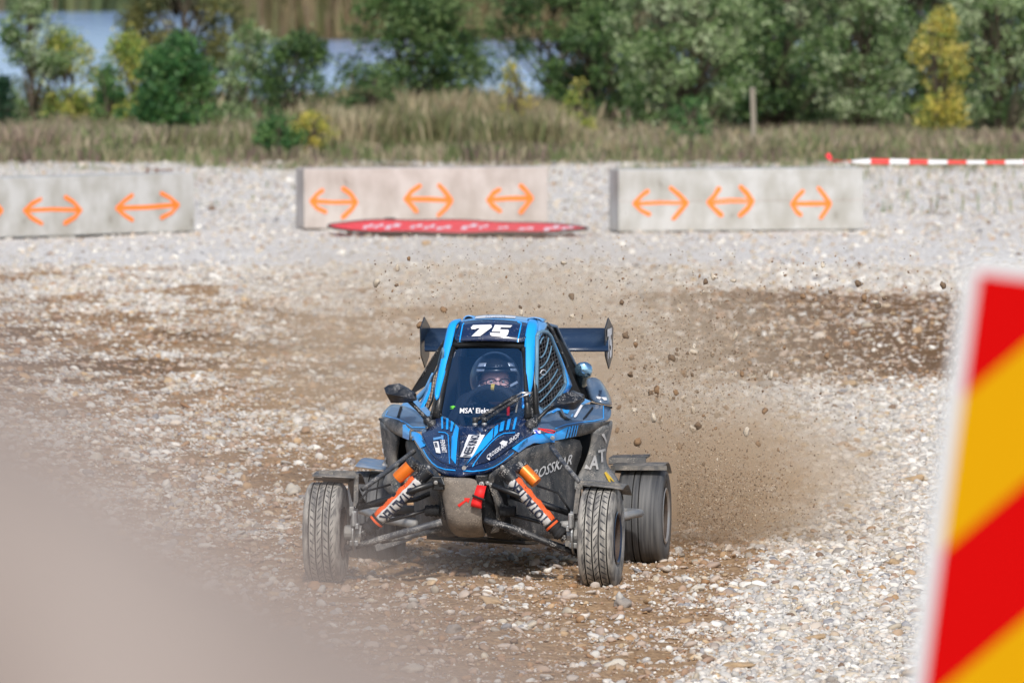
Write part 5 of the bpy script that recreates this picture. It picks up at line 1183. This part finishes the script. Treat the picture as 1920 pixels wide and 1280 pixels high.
def wheel(name, c, R, w, yaw, grooves, tm, rimR, ribs, side, sipes=False, roll=0):
    root_m = Matrix.Rotation(yaw, 4, 'Z')
    hw = w / 2
    mb = MB()   # hub disc is the wheel itself
    mb.lathe([(side * hw * .2, .0), (side * hw * .2, .05), (side * hw * .05, .07), (side * hw * .0, rimR * .90)], (0, 0, 0), 'X', 40); 
    wh = mb.build(name, rimd, car, smooth=True, angle=30, solid=.006); wh.location = c; wh.rotation_euler = (0, 0, yaw)
    prof = [(-hw * .78, rimR), (-hw * .93, rimR + .02), (-hw, (R + rimR) / 2), (-hw * .97, R * .93), (-hw * .86, R * .975)]
    xs_ = []
    k = len(grooves)
    x = -hw * .78; prof.append((x, R * .993))
    for g in grooves:
        gx = g * hw; prof += [(gx - .0034, R * (1 - .01 * g * g)), (gx - .0022, R - .010), (gx + .0022, R - .010), (gx + .0034, R * (1 - .01 * g * g))]
    prof += [(hw * .78, R * .993), (hw * .86, R * .975), (hw * .97, R * .93), (hw, (R + rimR) / 2), (hw * .93, rimR + .02), (hw * .78, rimR)]
    mb = MB(); n = 96; mb.lathe(prof, (0, 0, 0), 'X', n)
    m_ = len(prof); gi = set()
    for q_ in range(k): s0 = 6 + 4 * q_; gi |= {s0, s0 + 1, s0 + 2}
    mb.m = [1 if (i % (m_ - 1)) in gi else 0 for i in range(len(mb.f))]
    ty = mb.build('tyre', [tm, groove], wh, smooth=True, angle=50)
    if sipes:         # shallow slanting cuts between the ribs
        mb = MB(); gx = [-.78] + list(grooves) + [.78]
        for a_ in range(len(gx) - 1):
            for q_ in range(40):
                th = 2 * math.pi * (q_ + .37 * a_) / 40; s_ = 1 if a_ % 2 else -1
                x0, x1 = gx[a_] * hw + .008, gx[a_] * hw + (gx[a_ + 1] - gx[a_]) * hw * .84
                pts = []
                for (xx_, dt) in ((x0, 0), (x1, .10 * s_), (x1, -.0 + .10 * s_ + .014), (x0, .050)):
                    rr = R * (1 - .009 * (xx_ / hw) ** 2) + .0008; pts.append((xx_, rr * math.cos(th + dt), rr * math.sin(th + dt)))
                mb.add(pts, [(0, 1, 2, 3)])
        mb.build('tread_cut', mat('sipe_rubber', (.045, .047, .052), .9), wh)['kind'] = 'stuff'
    mb = MB(); mb.lathe([(side * hw * .96, rimR * 1.07), (side * hw * .99, rimR * 1.02), (side * hw * .95, rimR * .97), (side * hw * .90, rimR * .95)], (0, 0, 0), 'X', 56)
    mb.build('rim', rimm if not sipes else rimb, wh, smooth=True, angle=40)
    mb = MB(); mb.lathe([(side * hw * .90, rimR * .95), (side * hw * .55, rimR * .93), (side * hw * .0, rimR * .90), (-side * hw * .9, rimR * .97), (-side * hw * .95, rimR * 1.04)], (0, 0, 0), 'X', 56)
    mb.build('rim_barrel', rimd, wh, smooth=True, angle=40)
    for q_ in range(4):
        a_ = q_ * math.pi / 2 + .4; mb = MB(); mb.lathe([(side * .02, 0), (side * .02, .008), (0, .009)], (side * hw * .2, .04 * math.cos(a_), .04 * math.sin(a_)), 'X', 8); mb.build('wheel_nut', silver, wh)
    return wh
FW = .172
fl = wheel('front_wheel', L(612, 997, .02) - Vector((0, 0, 0)), .254, .188, math.radians(1.5), [-.62, -.25, .12, .48], tyre_m, .125, 4, -1, sipes=True); 
fr = wheel('front_wheel', L(1127, 1007, .0), .254, .180, math.radians(-1), [-.55, -.12, .25, .70], tyre_m, .125, 4, 1, sipes=True)
rl = wheel('rear_wheel', L(706, 972, 1.75), .252, .265, 0, [-.15, .25], tyre_r, .135, 2, -1)
rr_ = wheel('rear_wheel', L(1208, 966, 1.72), .250, .240, 0, [-.30, -.02], tyre_r, .138, 2, 1)
mb = MB(); mb.tube([(-.74, 1.74, .22), (.72, 1.74, .24)], .024, 12); mb.build('rear_axle', blkp, car)
mb = MB()
for s_ in (-1, 1): mb.tube([(s_ * .30, 1.0, .27), (s_ * .55, 1.7, .23)], .02, 8)
mb.build('trailing_arm', blkp, car)

# ---- mudguards
def guard(pts_front, ln, z_drop, strap, m=guardm, inner=None, thick=.005, nm='mudguard', bend=.05):
    A_, B_ = L(*pts_front[0]), L(*pts_front[1]); mb = MB(); rows = []
    for i in range(8):
        t = i / 7; rows.append([A_ + Vector((0, ln * t, z_drop(t))), B_ + Vector((0, ln * t, z_drop(t)))])
    mb.grid(rows); g_ = mb.build(nm, m, car, smooth=True, solid=thick)
    if strap:
        mb = MB(); pts = LL(strap)
        for i in range(len(pts) - 1):
            a, b = pts[i], pts[i + 1]; d = (b - a).normalized(); nn = Vector((d.z, 0, -d.x)) * .0115
            mb.plate([a + nn - d * .0115, b + nn + d * .0115, b - nn + d * .0115, a - nn - d * .0115], (0, .012 + .001 * i, 0))
        mb.build('guard_strap', m, g_)
    if inner:
        mb = MB(); mb.plate(LL(inner), (0, .006, 0)); mb.build('guard_skirt', blkp, g_)
    return g_
arcd = lambda t: .012 * math.sin(math.pi * t * 1.1) - .05 * max(0, t - .5) ** 2 * 4
guard([(585, 892, -.10), (664, 896, -.10)], .36, arcd, [(602, 885.5, -.04), (662, 887, -.05), (668, 893, -.06), (667, 945, -.06)], inner=[(588, 894, .12), (664, 898, .12), (690, 950, .2), (660, 940, .2), (652, 905, .2), (588, 900, .2)])
guard([(1092, 908, -.10), (1168, 917, -.10)], .36, arcd, [(1160, 910, -.04), (1092, 905, -.05), (1085, 911, -.06), (1079, 958, -.06)], inner=[(1092, 910, .12), (1166, 920, .12), (1169, 935, .2), (1166, 950, .2), (1160, 925, .2), (1095, 935, .2)])
guard([(1147, 875, 1.58), (1245, 875, 1.58)], .34, arcd, [(1149, 900, 1.57), (1149, 877, 1.57), (1246, 877, 1.57)], inner=[(1149, 880, 1.7), (1246, 880, 1.7), (1251, 890, 1.72), (1251, 908, 1.74), (1244, 888, 1.74), (1152, 886, 1.74)])
guard([(666, 874, 1.58), (722, 881, 1.58)], .34, lambda t: .012 * math.sin(3 * t) + .02 * t, None, m=mat('bluish_guard', (.16, .24, .36), .6, dirt=.6, dirtcol=(.42, .41, .40), scale=16))
mb = MB(); a = L(1141, 870, 1.72); b = L(1211, 868, 1.72)
mb.grid([[a, b], [a + Vector((0, .01, .028)), b + Vector((0, .01, .026))], [a + Vector((0, .2, .03)), b + Vector((0, .2, .03))]]); mb.build('mud_flap', mud, car, solid=.012)
mb = MB(); mb.plate(LL([(694, 883, 1.68), (757, 890, 1.68), (757, 900, 1.68), (694, 896, 1.68)]), (0, .08, 0)); mb.build('guard_bracket', blkp, car)

# ---- side bars ahead of the rear wheels
for s_ in (1, -1):
    cpts = [(s_ * .36, .75, .24), (s_ * .55, .98, .245), (s_ * .70, 1.22, .27), (s_ * .735, 1.28, .272), (s_ * .70, 1.31, .272), (s_ * .42, 1.42, .27)]
    mb = MB(); mb.tube(cpts, .022, 12); sb = mb.build('side_bar', steel, car, smooth=True)
    mb = MB(); mb.plate([(s_ * .34, .9, .225), (s_ * .62, 1.12, .235), (s_ * .69, 1.28, .24), (s_ * .36, 1.38, .23)], (0, 0, -.006)); mb.build('bar_plate', guardm, sb)
mb = MB(); mb.plate(LL([(702, 1021, 1.0), (706, 1033, 1.0), (772, 1012, .9), (775, 998, .9)]), (0, .01, 0)); mb.build('nerf_plate', mudl, car)
# red cord and flag badge at the right mirror foot
mb = MB(); P_ = A6((205, 450), (300, 460), (400, 475), (435, 490), (415, 510), (340, 500), (260, 470), (225, 450)); mb.tube([L(x, y, .56 - .02 * 0) for x, y in P_], .0035, 5); mb.build('red_cord', redf, car, smooth=True)
decal('flag_sticker', shr, [A6((140, 478), (235, 480), (245, 515), (150, 512))], white, car, off=.006)
decal('flag_sticker', shr, [A6((150, 488), (215, 490), (222, 512), (160, 510))], mat('flag_blue', (.03, .05, .5), .5), car, off=.008)

# ================================================================== driver
drv = empty('person', car.matrix_world @ Vector((.02, 1.12, .36)), -PSI)
tag(drv, 'driver in black suit, glasses and black helmet behind the steering wheel of the buggy', 'person')
bpy.context.view_layer.update()
DI = drv.matrix_world.inverted() @ car.matrix_world
HC = L(928, 711, 1.06)                     # middle of the helmet
def D(v): return DI @ Vector(v)
SWC = L(918, 778, .80)
skin_m = mat('skin', (.90, .48, .40), .5); suit = mat('black_suit', (.012, .014, .02), .85); glove = mat('black_glove', (.012, .012, .014), .7)
# body grown with the skin modifier, then the head is shaped on
def skin_body():
    J = {}; V = []; E = []; R = []
    def add(n, p, r, par=None):
        J[n] = len(V); V.append(D(p)); R.append(r)
        if par is not None: E.append((J[par], J[n]))
    add('pelvis', (.02, 1.12, .46), .15); add('waist', (.02, 1.16, .60), .135, 'pelvis'); add('chest', (.02, 1.17, .76), .155, 'waist'); add('neckb', (.015, 1.15, .88), .075, 'chest')
    add('neck', (HC.x, HC.y + .02, .94), .058, 'neckb'); add('skull', (HC.x, HC.y + .01, 1.0), .06, 'neck')
    for s_ in (-1, 1):
        k = 'L' if s_ > 0 else 'R'
        add('sh' + k, (.02 + s_ * .18, 1.14, .84), .066, 'chest'); add('el' + k, (.02 + s_ * .25, .97, .66), .048, 'sh' + k)
        hw_ = Vector((SWC.x + s_ * .115, SWC.y + .045, SWC.z + .02)); add('wr' + k, hw_, .030, 'el' + k); add('pa' + k, hw_ + Vector((s_ * .0, -.035, .015)), .034, 'wr' + k)
        for q_ in range(4):
            f0 = hw_ + Vector((s_ * .012, -.055, .03 - q_ * .019)); add(f'f{k}{q_}', f0, .0095, 'pa' + k); add(f'g{k}{q_}', f0 + Vector((-s_ * .022, -.018, 0)), .0088, f'f{k}{q_}'); add(f'h{k}{q_}', f0 + Vector((-s_ * .034, .004, 0)), .008, f'g{k}{q_}')
        add('t' + k, hw_ + Vector((-s_ * .03, -.01, .035)), .0105, 'pa' + k); add('u' + k, hw_ + Vector((-s_ * .04, -.035, .04)), .009, 't' + k)
        add('hip' + k, (.02 + s_ * .10, 1.02, .44), .095, 'pelvis'); add('kn' + k, (.02 + s_ * .13, .66, .50), .062, 'hip' + k); add('an' + k, (.02 + s_ * .11, .33, .33), .045, 'kn' + k); add('to' + k, (.02 + s_ * .11, .22, .37), .035, 'an' + k)
    me = bpy.data.meshes.new('b'); me.from_pydata(V, E, []); o = bpy.data.objects.new('b', me); sc.collection.objects.link(o)
    md = o.modifiers.new('s', 'SKIN')
    for i, r in enumerate(R): me.skin_vertices[0].data[i].radius = (r, r * .85 if r > .1 else r)
    me.skin_vertices[0].data[0].use_root = True
    o.modifiers.new('u', 'SUBSURF').levels = 1
    bpy.context.view_layer.update(); m2 = bpy.data.meshes.new_from_object(o.evaluated_get(bpy.context.evaluated_depsgraph_get())); bpy.data.objects.remove(o); return m2
bme = skin_body(); bm = bmesh.new(); bm.from_mesh(bme)
for f in bm.faces: f.material_index = 1; f.smooth = True
# head: turned a little toward the photo's right
hb = bmesh.new(); bmesh.ops.create_icosphere(hb, subdivisions=5, radius=1)
for v in hb.verts:
    x, y, z = v.co; X, Y, Z = x * .076, y * .095, z * .112
    if y < 0:
        nose = math.exp(-((x / .17) ** 2 + ((z + .22) / .20) ** 2)); Y -= .030 * nose
        bridge = math.exp(-((x / .12) ** 2 + ((z - .05) / .2) ** 2)); Y -= .010 * bridge
        for e_ in (-.40, .40): Y += .012 * math.exp(-(((x - e_) / .2) ** 2 + ((z - .02) / .13) ** 2)); Y -= .006 * math.exp(-(((x - e_ * 1.25) / .22) ** 2 + ((z + .25) / .2) ** 2))
        Y -= .007 * math.exp(-((z - .2) / .1) ** 2) * math.exp(-(x / .6) ** 2)
        Y -= .007 * math.exp(-((x / .24) ** 2 + ((z + .55) / .07) ** 2)); Y += .005 * math.exp(-((x / .26) ** 2 + ((z + .50) / .03) ** 2)); Y -= .01 * math.exp(-((x / .3) ** 2 + ((z + .85) / .15) ** 2))
    v.co = (X, Y, Z)
for v in hb.verts:   # ears
    for s_ in (-1, 1):
        w_ = math.exp(-(((v.co.y - .005) / .015) ** 2 + ((v.co.z + .002) / .026) ** 2)); 
        if v.co.x * s_ > .06: v.co.x += s_ * .012 * w_
hm = Matrix.Translation(D((HC.x + .002, HC.y - .005, HC.z - .02))) @ Matrix.Rotation(math.radians(16), 4, 'Z') @ Matrix.Rotation(math.radians(-6), 4, 'X')
hb.transform(hm)
for f in hb.faces: f.material_index = 0; f.smooth = True
tmp = bpy.data.meshes.new('h'); hb.to_mesh(tmp); bm.from_mesh(tmp)
bm.to_mesh(bme); bm.free(); bme.materials.append(skin_m); bme.materials.append(suit); bme.name = 'body'
link(bpy.data.objects.new('body', bme), drv)
def HP(x, y, z): return hm @ Vector((x, y, z))
eyem = mat('eye_white', (.7, .7, .7), .3); irm = mat('iris', (.03, .02, .015), .2)
for s_ in (-1, 1):
    mb = MB(); c = HP(s_ * .030, -.074, .003); b_ = bmesh.new(); bmesh.ops.create_uvsphere(b_, u_segments=14, v_segments=10, radius=.0108); mb.add([v.co + c for v in b_.verts], [tuple(v.index for v in f.verts) for f in b_.faces]); b_.free(); eo = mb.build('eye', eyem, drv, smooth=True)
    mb = MB(); mb.lathe([(-.0112, .0), (-.0107, .0034), (-.0096, .005)], c, 'Y', 14); mb.build('iris', irm, eo)
# glasses
mb = MB()
for s_ in (-1, 1):
    pts = [HP(s_ * (.034 + .027 * math.cos(a)) , -.106 + .006 * abs(math.cos(a)), .000 + .019 * math.sin(a) * (1 if math.sin(a) > 0 else 1.1)) for a in [2 * math.pi * i / 20 for i in range(21)]]
    mb.tube(pts, .0028, 6); mb.tube([HP(s_ * .060, -.100, .008), HP(s_ * .078, -.03, .008), HP(s_ * .078, .01, .006)], .0025, 6)
mb.tube([HP(-.008, -.106, .004), HP(0, -.109, .008), HP(.008, -.106, .004)], .0025, 6)
mb.build('glasses', blk0, drv, smooth=True)
# helmet: shell with a face opening, peak and reflective panels
hel_m = mat('helmet_black', (.010, .011, .014), .32, coat=.25)
RX_, RY_, RZ_ = .125, .146, .136
def hp(a, e, k=1.0):      # azimuth 0 = face, elevation
    x = math.sin(a) * math.cos(e) * RX_ * k; y = -math.cos(a) * math.cos(e) * RY_ * k; z = math.sin(e) * RZ_ * k
    if z < -.05: y *= 1 + (-.05 - z) * (1.1 if y < 0 else -.8)      # chin bar pushes out
    return hm @ Vector((x, y, z + .022))
mb = MB(); NA, NE = 64, 40; V = []; Fc = []
for j in range(NE + 1):
    e_ = -1.02 + (math.pi / 2 + 1.02) * j / NE
    for i in range(NA): V.append(hp(-math.pi + 2 * math.pi * i / NA, e_))
for j in range(NE):
    e_ = -1.02 + (math.pi / 2 + 1.02) * (j + .5) / NE
    for i in range(NA):
        a_ = -math.pi + 2 * math.pi * (i + .5) / NA
        if abs(a_) < 1.02 and -.40 < e_ < .24 and (abs(a_) / 1.02) ** 4 + (abs(e_ + .08) / .33) ** 4 < 1: continue
        Fc.append((j * NA + i, j * NA + (i + 1) % NA, (j + 1) * NA + (i + 1) % NA, (j + 1) * NA + i))
mb.add(V, Fc); hel = mb.build('helmet', hel_m, drv, smooth=True, solid=.012)
mb = MB(); rows = []
for k, (dy, dz, kk) in enumerate(((0, .01, 1.02), (-.010, .008, 1.03), (-.018, .004, 1.04))):
    rows.append([hp(-1.05 + 2.1 * i / 16, .36, kk) + Vector((0, dy * math.cos((-1.05 + 2.1 * i / 16)), dz)) for i in range(17)])
mb.grid(rows); mb.build('peak', hel_m, hel, smooth=True, solid=.006)
silv = mat('silver_foil', (.50, .56, .66), .3, metal=.4)
for a0 in (-1.05, .55):
    mb = MB(); mb.grid([[hp(a0 + .42 * i / 5 + (.06 * j / 5) * (1 if a0 < 0 else -1), .25 + .34 * j / 5, 1.045) for i in range(6)] for j in range(6)]); mb.build('helmet_panel', silv, hel, smooth=True, solid=.002)
mb = MB()
for i in range(3):
    a_ = -.10 + .13 * i
    mb = MB(); p = [hp(a_ - .035, .40, 1.05), hp(a_ + .035, .40, 1.05), hp(a_ + .035, .46, 1.05), hp(a_ + .01, .44, 1.05), hp(a_ - .035, .47, 1.05)]; mb.plate(p, (0, -.003, 0)); mb.build('helmet_mark', white, hel)
for (a_, e_, r_) in ((-.74, -.36, .5), (.72, -.22, -.5)):
    mb = MB(); c = hp(a_, e_, 1.03); mb.plate([c + Matrix.Rotation(r_, 4, 'Y') @ Vector(v) for v in ((-.022, 0, -.006), (.022, 0, -.006), (.022, 0, .006), (-.022, 0, .006))], (0, -.004, 0)); mb.build('helmet_vent', silv, hel)
# steering wheel belongs to the buggy
mb = MB(); nrm_t = math.radians(20); pts = []
for i in range(41):
    a_ = 2 * math.pi * i / 40; pts.append(SWC + Vector((.150 * math.cos(a_), .150 * math.sin(a_) * math.sin(nrm_t), .150 * math.sin(a_) * math.cos(nrm_t))))
mb.tube(pts, .017, 10); stw = mb.build('steering_wheel', mat('suede', (.014, .017, .024), .9), car, smooth=True)
mb = MB()
for a_ in (0, math.pi, -math.pi / 2): mb.tube([SWC, SWC + Vector((.14 * math.cos(a_), .14 * math.sin(a_) * math.sin(nrm_t), .14 * math.sin(a_) * math.cos(nrm_t)))], .012, 6)
mb.tube([SWC, SWC + Vector((0, -.2, -.07))], .018, 8); mb.build('spokes', blk0, stw)
mb = MB(); P_ = [SWC + Vector((.150 * math.cos(a_), .150 * math.sin(a_) * math.sin(nrm_t), .150 * math.sin(a_) * math.cos(nrm_t))) for a_ in (1.44, 1.50, 1.56)]; mb.tube(P_, .0185, 10); mb.build('centre_mark', yellowv, stw)
mb = MB(); c = L(953, 779, .72); mb.tube([c, c + Vector((0, 0, .05))], .008, 8); mb.build('kill_switch', redf, car)

# ================================================================== stones and dust in the air
fly_m = [mat('flying_brown', srgb(140, 112, 84), .9, bump=.4), mat('flying_pale', srgb(196, 184, 166), .9, bump=.4), mat('flying_dark', srgb(118, 98, 78), .9, bump=.4)]
rocks = [rock_mesh('stone', 20 + i, fly_m[i % 3], 2, [(1, .8, .65), (1.2, .7, .6), (.9, .9, .8)][i % 3], .5) for i in range(6)]
rs = random.Random(5)
def pick():
    while True:
        u = rs.random()
        if u < .62: px, py = 1150 + abs(rs.gauss(0, 150)) + rs.random() * 90, rs.gauss(790, 95)
        elif u < .85: px, py = rs.uniform(1120, 1700), rs.gauss(620, 70)
        elif u < .95: px, py = rs.uniform(700, 1200), rs.uniform(480, 640)
        else: px, py = rs.uniform(700, 1850), rs.uniform(490, 560)
        if 480 < py < 1010 and px < 1790 and not (py > 900 and px > 1480): return px, py
n = 0
while n < 285:
    px, py = pick(); yl = rs.uniform(1.8, 5.5); p = car.matrix_world @ L(px, py, yl)
    zg = float(height(np.array([p.x]), np.array([p.y]))[0])
    if p.z < zg + .04: continue
    s_ = .011 + .038 * rs.random() ** 2.8
    o = link(bpy.data.objects.new('flying_stone', rocks[rs.choice([0, 0, 1, 2, 3, 4, 4, 5])])); o.location = p; o.scale = (s_, s_, s_ * rs.uniform(.7, 1.3)); o.rotation_euler = [rs.uniform(0, 6.28) for _ in range(3)]
    tag(o, 'small stone flung into the air behind the buggy', 'stone', 'stones thrown up behind the buggy'); n += 1
# a few bigger ones that the photo shows plainly
for (px, py, s_, mi, lab) in ((1157, 806, .034, 3, 'grey-brown stone in the air just right of the side panel of the buggy'), (1231, 730, .046, 0, 'largest tan stone in the air, right of the rear wing'), (1300, 768, .038, 4, 'pale stone in the air between the wing and the dark band of earth'), (1299, 804, .042, 4, 'cream stone in the air above the rear left mudguard'), (1166, 567, .030, 2, 'dark stone in the air above the rear wing'), (1192, 645, .030, 0, 'tan stone in the air right of the wing end plate'), (1434, 770, .040, 3, 'flat brown stone hanging over the middle of the spray')):
    o = link(bpy.data.objects.new('flying_stone', rocks[mi])); o.location = car.matrix_world @ L(px, py, 2.6); o.scale = (s_,) * 3; o.rotation_euler = (rs.random() * 3, rs.random() * 3, 1); tag(o, lab, 'stone', 'stones thrown up behind the buggy')
# fine grit
npt = 13000; gp = []
while len(gp) < npt:
    px, py = pick(); yl = rs.uniform(1.7, 6); q_ = rs.random() < .4; v = car.matrix_world @ (L(1270 + abs(rs.gauss(0, 110)), 930 + rs.gauss(0, 55), rs.uniform(1.7, 3.2)) if q_ else L(px + rs.gauss(0, 30), py + rs.gauss(0, 30), yl))
    if v.z > .03: gp.append(tuple(v))
gp = np.array(gp); s_ = (rng.uniform(.004, .0115, npt) * rng.uniform(.5, 1, npt))[:, None] * np.ones((1, 3)); gc = np.array([srgb(138, 110, 82), srgb(190, 172, 148), srgb(104, 82, 62)])[rng.integers(0, 3, npt)]
scatter('grit_spray', gp, s_, rng.uniform(0, 6, (npt, 3)), np.concatenate([gc, np.ones((npt, 1))], 1), 'fine grit and crumbs of earth thrown up behind the buggy', 'grit')

def dust(name, c, rad, rot, dens, col, label, nscale=1.2, lo=.40, hi=.75, aniso=.2, power=1.2):
    m, nt, N, K, P = new_mat(name + '_mat'); N.remove(P)
    v = N.new('ShaderNodeVolumePrincipled'); v.inputs['Color'].default_value = (*col, 1); v.inputs['Anisotropy'].default_value = aniso
    K.new(v.outputs[0], nt.nodes['Material Output'].inputs['Volume'])
    tc = N.new('ShaderNodeTexCoord'); ln = N.new('ShaderNodeVectorMath'); ln.operation = 'LENGTH'; K.new(tc.outputs['Object'], ln.inputs[0])
    fall = N.new('ShaderNodeMapRange'); fall.inputs[1].default_value = 1.0; fall.inputs[2].default_value = .1; fall.inputs[3].default_value = 0; fall.inputs[4].default_value = 1; fall.interpolation_type = 'SMOOTHSTEP'; K.new(ln.outputs['Value'], fall.inputs[0])
    g = N.new('ShaderNodeNewGeometry'); n_ = N.new('ShaderNodeTexNoise'); n_.inputs['Scale'].default_value = nscale; n_.inputs['Detail'].default_value = 4; K.new(g.outputs['Position'], n_.inputs['Vector'])
    r = N.new('ShaderNodeMapRange'); r.inputs[1].default_value = lo; r.inputs[2].default_value = hi; K.new(n_.outputs[0], r.inputs[0])
    ml = N.new('ShaderNodeMath'); ml.operation = 'MULTIPLY'; K.new(fall.outputs[0], ml.inputs[0]); K.new(r.outputs[0], ml.inputs[1])
    m2 = N.new('ShaderNodeMath'); m2.operation = 'MULTIPLY'; m2.inputs[1].default_value = dens; K.new(ml.outputs[0], m2.inputs[0]); K.new(m2.outputs[0], v.inputs['Density'])
    bm = bmesh.new(); bmesh.ops.create_icosphere(bm, subdivisions=3, radius=1.0); me = bpy.data.meshes.new(name); bm.to_mesh(me); bm.free(); me.materials.append(m)
    o = link(bpy.data.objects.new(name, me)); o.location = c; o.scale = rad; o.rotation_euler = rot; tag(o, label, 'dust', kind='stuff'); return o
def cw(px, py, yl): return car.matrix_world @ L(px, py, yl)
TAN = (.92, .78, .60)
dust('dust_plume', cw(1325, 905, 3.0), (1.25, 1.7, .62), (0, 0, -.3), 3.3, (.90, .72, .52), 'thick brown dust torn up by the rear left wheel', 2.6, .36, .70)
dust('dust_cloud', cw(1270, 800, 4.2), (1.5, 2.6, 1.15), (0, 0, -.3), .50, TAN, 'thin tan dust cloud hanging right of the buggy', 1.2, .3, .7)
dust('dust_haze', cw(930, 640, 6.2), (2.1, 3.0, .95), (0, 0, 0), .66, TAN, 'tan dust hanging over the track behind the roof of the buggy', .9, .25, .65)
dust('dust_puff', cw(690, 1062, 1.2), (.55, 1.0, .20), (0, 0, 0), .7, (.88, .80, .70), 'low dust at the foot of the front right wheel', 3, .3, .6)
big = [mat('ground_stone_a', srgb(198, 190, 176), .9, bump=.4), mat('ground_stone_b', srgb(176, 150, 118), .9, bump=.4), mat('ground_stone_c', srgb(150, 142, 134), .9, bump=.4)]
bst = [rock_mesh('stone', 60 + i, big[i % 3], 3, [(1, .8, .55), (1.25, .75, .5), (.95, .9, .7)][i % 3], .4) for i in range(6)]
n = 0
while n < 48:
    y = 37.5 + 24 * rs.random() ** 1.5; x = rs.uniform(-.06, .06) * y
    if abs(x - O.x) < 1.0 and 42 < y < 46: continue
    z = float(height(np.array([x]), np.array([y]))[0]); s_ = rs.uniform(.055, .105) * (1 + (y - 37) * .012)
    o = link(bpy.data.objects.new('ground_stone', bst[rs.choice([0, 0, 1, 2, 3, 3, 4, 5])])); o.location = (x, y, z + s_ * .13); o.scale = (s_, s_, s_); o.rotation_euler = (rs.uniform(-.3, .3), rs.uniform(-.3, .3), rs.random() * 6)
    tag(o, 'larger rounded stone lying among the pebbles of the track', 'stone', 'larger stones lying on the track'); n += 1
